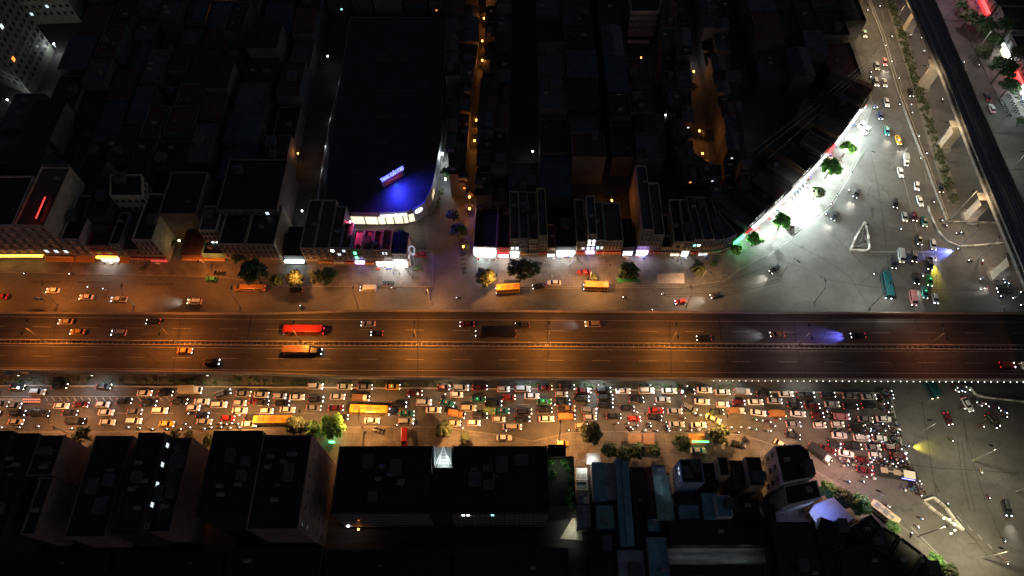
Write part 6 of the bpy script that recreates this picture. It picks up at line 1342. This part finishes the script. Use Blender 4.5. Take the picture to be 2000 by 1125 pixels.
# alley lamps in the dark quarter
al = [(437, 42, 'o', 130), (430, 12, 'o', 120), (945, 36, 'o', 200), (942, 80, 'o', 120), (942, 118, 'o', 220), (930, 235, 'o', 220), (927, 275, 'o', 220), (917, 385, 'o', 260), (917, 408, 'o', 200), (1093, 158, 'o', 60), (1355, 140, 'o', 160), (1341, 180, 'o', 120), (1366, 256, 'o', 150), (1388, 335, 'o', 150), (1372, 300, 'o', 130), (1478, 100, 'o', 260), (1195, 392, 'o', 90), (582, 300, 'o', 60), (480, 230, 'o', 25),
      (740, 12, 'w', 25), (1118, 139, 'w', 70), (1334, 38, 'w', 90), (1346, 112, 'w', 110), (1040, 296, 'w', 25), (388, 242, 'y', 60), (243, 306, 'w', 40), (105, 86, 'w', 330), (33, 186, 'w', 350), (62, 196, 'w', 200), (14, 195, 'w', 60), (951, 5, 'w', 50), (1315, 60, 'w', 50), (1142, 25, 'w', 60), (222, 182, 'w', 20), (285, 253, 'w', 15), (1252, 113, 'o', 20), (551, 94, 'w', 12), (375, 285, 'y', 25), (864, 300, 'w', 900), (870, 350, 'w', 350), (337, 440, 'y', 40), (350, 470, 'y', 40), (590, 412, 'w', 60), (700, 1034, 'o', 12), (680, 1028, 'w', 14), (905, 482, 'o', 180), (1468, 950, 'w', 90), (1478, 1000, 'w', 40), (1450, 235, 'w', 15), (1405, 242, 'w', 15), (1300, 225, 'w', 10), (640, 110, 'w', 10)]  # upper of the two lower right white lamps is added for a pale wall
LC = {'o': (1, .32, .06), 'w': (.85, .95, 1), 'y': (1, .85, .35)}; cn = {'o': 'orange', 'w': 'white', 'y': 'yellowish'}
for k_ in 'owy':
    for i, a in enumerate(sorted([a for a in al if a[2] == k_])):
        x, y, _, pw = a; q = W(x, y, 5); r = empty('alley_lamp', (q.x, q.y, 0)); tag(r, '%s %s alley lamp from the left among the dark houses' % (ordn(i+1), cn[k_]), 'lamp', 'alley lamps among the dark houses')
        big = pw > 60
        b = MB(); b.tube((0, 0, 0), (0, 0, 5), .08, .06); b.build('pole', M_steel, r); b = MB(); b.box((0, 0, 5.1), ((.5, .7, .3) if big else (.45, .45, .3))); b.build('lamp_head', glow('alley_'+k_, LC[k_], 14), r)
        pointl(r, (0, -.4, 6.2 if k_ == 'o' else 4.4), LC[k_], pw*(4 if k_ == 'o' else 2.2), .2)
# ================================================================ TREES
def tree_mesh(seed, m, n=900, rx=3.0, gap=0, leaf=.34):
    rs = random.getstate(); random.seed(seed); b = MB(); cl = []
    for q_ in range(19):
        a = q_*2.4+random.uniform(-.3, .3); rr = rx*math.sqrt((q_+.5)/19)*.78; cl.append((rr*math.cos(a), rr*math.sin(a), 4.3+random.uniform(-.4, .6)+(rx-rr)*.6, random.uniform(.85, 1.25)*rx/3))
    for (x, y, z, r_) in cl: leaves(b, (x, y, z), (r_, r_, r_*.75), int(n/19*(.5+r_/2)), leaf)
    random.setstate(rs); me = b.mesh('crown'); me.materials.append(m)
    t = MB(); t.tube((0, 0, 0), (0, 0, 3), .28, .17)
    for (x, y, z, r_) in cl[:7]: t.tube((0, 0, 2.6), (x*.75, y*.75, z-.2), .11, .04, 6)
    tm = t.mesh('trunk'); tm.materials.append(M_bark); return me, tm
mat_leaf4 = leaf_mat('foliage_orange_lit', (.2, .16, .06))  # tan leaves: orange alley lamplight is put into their colour
TM = {k: tree_mesh(*v) for k, v in {'a': (1, M_leaf, 3400), 'b': (2, M_leaf, 3400), 'g': (10, mat_leaf4, 1500), 'v': (8, M_leafv, 3400), 'w': (9, M_leafv, 3400), 'c': (3, M_leaf2, 3000), 'd': (4, M_leaf3, 1300), 'e': (5, M_leaf2, 1100), 'f': (6, M_leaf3, 1300)}.items()}
def tree(px, py, rpx, kind, label, group, hz=1, zc=5.2):
    """px,py centre of the crown in the photo, rpx crown radius in photo pixels"""
    q = W(px, py, zc); d_ = q.y*.5+(H-zc)*.866; sc = rpx*1.12*d_/F/3.0
    q = W(px, py, zc*sc if sc < 1.4 else 5); r = empty('tree', (q.x, q.y, .1), random.uniform(0, 6.28)); r.scale = (sc, sc, sc*hz)
    tag(r, label, 'tree', group)
    for n, me in (('crown', TM[kind][0]), ('trunk', TM[kind][1])): o = bpy.data.objects.new(n, me); COL.objects.link(o); o.parent = r
    return r
for x, y, rp, k, lb in [(1438, 486, 11, 'v', 'small vivid green tree closest to the green sign'), (1476, 464, 15, 'w', 'round green tree, second along the curving pavement'), (1530, 430, 17, 'v', 'bluish green tree beside the small white kiosk'), (1597, 374, 14, 'c', 'dull olive tree behind the pale lamp pole'), (1626, 324, 19, 'w', 'largest green tree on the curving pavement'), (1657, 288, 15, 'v', 'uppermost green tree on the curving pavement')]:
    tree(x, y, rp, k, lb, 'trees on the curving pavement')
for x, y, rp, k, lb in [(575, 543, 17, 'c', 'orange lit tree left of the silver minibus'), (618, 540, 15, 'e', 'dark olive tree right of the orange lit one'), (640, 537, 18, 'f', 'dark tree in front of the brown terrace'), (500, 538, 26, 'f', 'wide dark tree above the orange coach'), (540, 545, 14, 'f', 'dim tree between coach and orange lit tree'), (948, 540, 19, 'c', 'dense roadside tree left of the yellow bus'), (1015, 533, 24, 'e', 'broad sparse tree above the yellow bus'), (1040, 525, 16, 'f', 'dark sparse tree before the cream houses'),
        (1228, 528, 20, 'f', 'dark tree over the green edged canopy'), (1364, 525, 14, 'c', 'orange lit tree beside a glowing lamp post'), (1160, 542, 9, 'e', 'low pale bush tree beside the orange bus'), (1236, 538, 12, 'f', 'small dark tree right of the green canopy'), (895, 448, 17, 'f', 'dark tree at the alley mouth'), (885, 418, 13, 'f', 'dark tree further up the showroom lane'), (872, 335, 12, 'f', 'bare looking tree in the showroom lane'), (908, 480, 9, 'c', 'small orange lit tree at the alley mouth'),
        (780, 452, 9, 'f', 'small dark tree behind the white corner shop'), (1395, 515, 7, 'f', 'small dark bush near the red lamp house'), (475, 470, 7, 'f', 'potted tree on the green sided shop'), (465, 500, 14, 'f', 'dark tree in front of the beige terrace'), (340, 475, 7, 'e', 'small tree inside the green lit alley'), (278, 525, 5, 'e', 'small palm before the red lit shop')]:
    tree(x, y, rp, k, lb, 'trees along the upper pavement')
for x, y, rp, k, lb in [(578, 829, 19, 'c', 'orange tinted tree over the rear of the parked bus'), (610, 838, 16, 'a', 'middle tree of the green lit group'), (648, 833, 24, 'w', 'biggest tree with green glow on the lower pavement'), (868, 838, 16, 'c', 'round olive tree near the orange truck'), (1155, 845, 21, 'c', 'large round tree covering a small yellow car'), (908, 856, 10, 'e', 'palm like tree right of the red minibus'), (1190, 878, 15, 'f', 'leftmost dark tree behind the big round tree'), (1218, 888, 17, 'f', 'dark sparse tree beside the brown shelter'), (1245, 880, 17, 'f', 'dark sparse tree below the brown shelter'),
        (1280, 880, 12, 'f', 'faint dark tree right of the brown shelter'), (1333, 865, 17, 'f', 'dark round tree left of the orange kiosk'), (1405, 848, 20, 'e', 'yellow lit dusty tree at the road edge'), (158, 848, 18, 'e', 'reddish sparse tree beside the pink wall'), (340, 848, 12, 'e', 'bush behind the narrow tall block'), (368, 848, 9, 'e', 'small bush left of the highest block'), (408, 860, 12, 'c', 'bush in the gap before the highest block'), (178, 875, 8, 'e', 'small yellow green bush beside the pale block'),
        (1618, 958, 17, 'b', 'bluish lit tree at the start of the diagonal pavement'), (1650, 972, 19, 'c', 'second tree along the diagonal pavement'), (1680, 985, 20, 'a', 'dark green tree above the beige bus'), (1745, 1030, 13, 'a', 'small tree at the nose of the beige bus'), (1830, 1100, 18, 'a', 'green tree near bottom edge on the diagonal pavement'), (1856, 1118, 17, 'c', 'last tree on the diagonal pavement at bottom edge')]:
    tree(x, y, rp, k, lb, 'trees along the lower pavement')
for x, y, rp, k, lb in [(1895, 30, 16, 'c', 'yellow lit tree at the top right'), (1912, 62, 22, 'f', 'dark glinting tree below the yellow lit one'), (1935, 85, 18, 'f', 'second dark tree at the top right'), (1922, 100, 15, 'c', 'olive green tree beside the dark group'), (1950, 145, 24, 'f', 'large dark tree above the parked car'), (1975, 165, 18, 'f', 'dark tree by the corner lot'), (1960, 60, 20, 'f', 'dark tree against the right buildings'), (1985, 110, 18, 'f', 'dark tree left of the far right roof'), (1952, 120, 12, 'c', 'yellowish tree top in the dark group'), (1880, 8, 12, 'f', 'pinkish lit tree at the top edge'), (1995, 235, 9, 'f', 'small tree at the right edge')]:
    tree(x, y, rp, k, lb, 'trees right of the rail viaduct')
for x, y, rp, k, lb in [(1347, 172, 14, 'g', 'tree glowing orange at the top of the wide lane'), (1380, 325, 12, 'g', 'orange lit tree low in the wide lane'), (1372, 262, 8, 'e', 'small orange lit tree in the wide lane'), (1478, 102, 12, 'g', 'orange lit tree among houses left of the avenue'), (1195, 388, 7, 'e', 'orange lit bush among the dark houses'), (945, 30, 5, 'g', 'topmost tree in the narrow orange alley'), (943, 78, 5, 'g', 'second tree from the top in the orange alley'), (941, 100, 6, 'g', 'third tree from the top in the orange alley'), (940, 124, 6, 'g', 'fourth tree from the top in the orange alley'), (930, 232, 6, 'g', 'fifth tree from the top in the orange alley'), (929, 256, 6, 'g', 'sixth tree from the top in the orange alley'), (926, 282, 6, 'g', 'seventh tree from the top in the orange alley'), (918, 382, 7, 'g', 'eighth tree from the top in the orange alley'), (917, 405, 7, 'g', 'lowest tree in the narrow orange alley'), (375, 290, 9, 'e', 'faint yellow lit tree in left block'), (1318, 45, 7, 'e', 'yellow green tree near top of the wide lane')]:
    tree(x, y, rp, k, lb, 'trees inside the dark quarter', zc=4)
spot(None, tuple(W(655, 858, 2)), (.05, 1, .25), 330, 150, tuple(W(652, 840, 4))).name = 'sign_light'
# green lit shop sign light spill beside the tree group, standing on a small sign
g = empty('shop_sign', W(650, 866, 0)); tag(g, 'small green light box standing below the green lit trees', 'sign'); b = MB(); b.box((0, 0, 1.3), (1.6, .3, 1.0)); b.build('light_box', G['green'], g); b = MB(); b.tube((0, 0, 0), (0, 0, .8), .08); b.build('post', M_steel, g)
pointl(g, (0, 1.2, 2.6), (.1, 1, .4), 420, .4)
g = empty('shop_sign', W(1363, 869, 0)); tag(g, 'long green light box above the white parked taxi', 'sign'); b = MB(); b.box((0, 0, 3.1), (4.8, .3, .5)); b.build('light_box', G['green'], g); b = MB(); b.tube((-2, 0, 0), (-2, 0, 2.9), .06); b.tube((2, 0, 0), (2, 0, 2.9), .06); b.build('post', M_steel, g)
# shops top right
for i, (px, h, brd, frt, lgt, lc, lb) in enumerate([([(1898, -60), (1906, -5)], 7, 'g_pink', 'warm', 300, (1, .6, .8), 'pink fronted shop at the upper right edge'), ([(1906, -4), (1926, 40)], 7, 'g_red', 'dimred', 300, (1, .5, .6), 'shop with red and white lit front behind the yellow lit tree'), ([(1928, 44), (1950, 92)], 8, 'grey', None, 0, COOL, 'unlit shop between the two lit fronts at right'), ([(1952, 96), (1973, 140)], 7, 'g_white', 'warm', 300, (1, .8, .9), 'white lit shop above the dark tree'), ([(1974, 143), (1990, 176)], 7, 'g_red', 'dimred', 250, (1, .7, .7), 'red lit shop beside the corner lot'), ([(1991, 178), (2016, 228)], 7, 'g_white', 'cool', 700, (.8, 1, .95), 'cyan white shop behind parked motorbike rows')]):
    a, b_ = W(*px[1]), W(*px[0]); dd = (b_-a).normalized()*.05; q0, q1 = b_, a
    # facade faces lower left
    shop(q0-dd, q1+dd, h, 16, 'grey', 'black', lb, board=brd, front=frt, rows=1, cols=4, light=lgt, lcol=lc, group='shops right of the rail viaduct')
for i, px in enumerate([[(1990, -60), (2080, -60), (2090, 60), (2000, 60)], [(2010, 70), (2090, 70), (2110, 160), (2030, 160)]]):
    building(PL(px), 12, 'dark', 'black', ['upper', 'lower'][i]+' dark block at the right edge of the view', 'building', parapet=.5)
# small kiosk and banners on the curving pavement
g = empty('kiosk', W(1542, 440)); tag(g, 'small white kiosk with red side beside the bluish tree', 'kiosk'); b = MB(); b.box((0, 0, 1.2), (2.6, 1.8, 2.4), .6); b.build('booth', SB['white'], g); b = MB(); b.box((.2, -.3, 2.5), (3.0, 2.1, .15), .6); b.build('roof', SB['white'], g); b = MB(); b.box((.1, -1.0, 1.0), (2.4, .1, 1.2), .6); b.build('red_panel', SB['red'], g)
for (x, y, lb) in ((1504, 482, 'lower'), (1644, 352, 'upper')):
    g = empty('street_banner', W(x, y)); tag(g, lb+' red banner on a post along the curving kerb', 'banner'); b = MB(); b.tube((0, 0, 0), (0, 0, 4), .07); b.build('post', M_steel, g); b = MB(); b.box((.5, .7, 3.2), (1.6, .08, 1.4), 1.0); b.build('cloth', SB['red'], g)
g = empty('direction_sign', W(92, 596)); tag(g, 'blue road direction sign on a slanting post at left', 'sign'); b = MB(); b.tube((0, 0, 0), (0, 0, 5.5), .1); b.build('post', M_steel, g); b = MB(); b.box((0, -.15, 4.6), (2.6, .1, 2.0)); pn = b.build('panel', SB['blue'], g); b = MB(); b.box((0, -.22, 4.6), (.25, .05, 1.4)); b.box((.4, -.22, 5.0), (.8, .05, .25)); b.build('arrow', SB['white'], pn)
g = empty('flag', W(716, 842)); tag(g, 'small red flag on a leaning pole at the lower kerb', 'flag'); b = MB(); b.tube((0, 0, 0), (-.8, .5, 4), .05); b.build('pole', M_steel, g); b = MB(); b.box((-.5, .5, 3.7), (.9, .05, .6), .4); b.build('cloth', SB['red'], g)
# red lit divider at the far left of the jammed road
b = MB(); P_ = PL([(-40, 783), (78, 782)]); b.beam(P_[0], P_[1], 1.5, 0, .4); g = b.build('traffic_island', M_curb); tag(g, 'low striped traffic island at left of the jam', 'traffic island')
b = MB()
for k in range(8):
    for yy in (780, 785): q = W(47+4.3*k, yy, .5); b.box((q.x, q.y, .5), (.35, .2, .25))
b.build('reflector', glow('reflector', (1, .25, .15), 1.2), g)
# overhead cables over the dark quarter right of the wide lane
for i, (a, q) in enumerate([((1480, 300), (1694, 128)), ((1500, 310), (1694, 134)), ((1470, 295), (1690, 122))]):
    b = MB(); A, B_ = W(*a, 12), W(*q, 10); pr = None
    for k in range(13):
        t_ = k/12; p_ = A.lerp(B_, t_); p_.z -= 2.2*4*t_*(1-t_)*.5
        if pr is not None: b.tube(pr, p_, .07, n=5)
        pr = p_
    o = b.build('overhead_cable', M_steel); tag(o, '%s sagging overhead cable across the dark roofs near the avenue' % ['first', 'second', 'third'][i], 'cable', 'overhead cables')
# power poles / debris by kerb
bpy.context.view_layer.update()
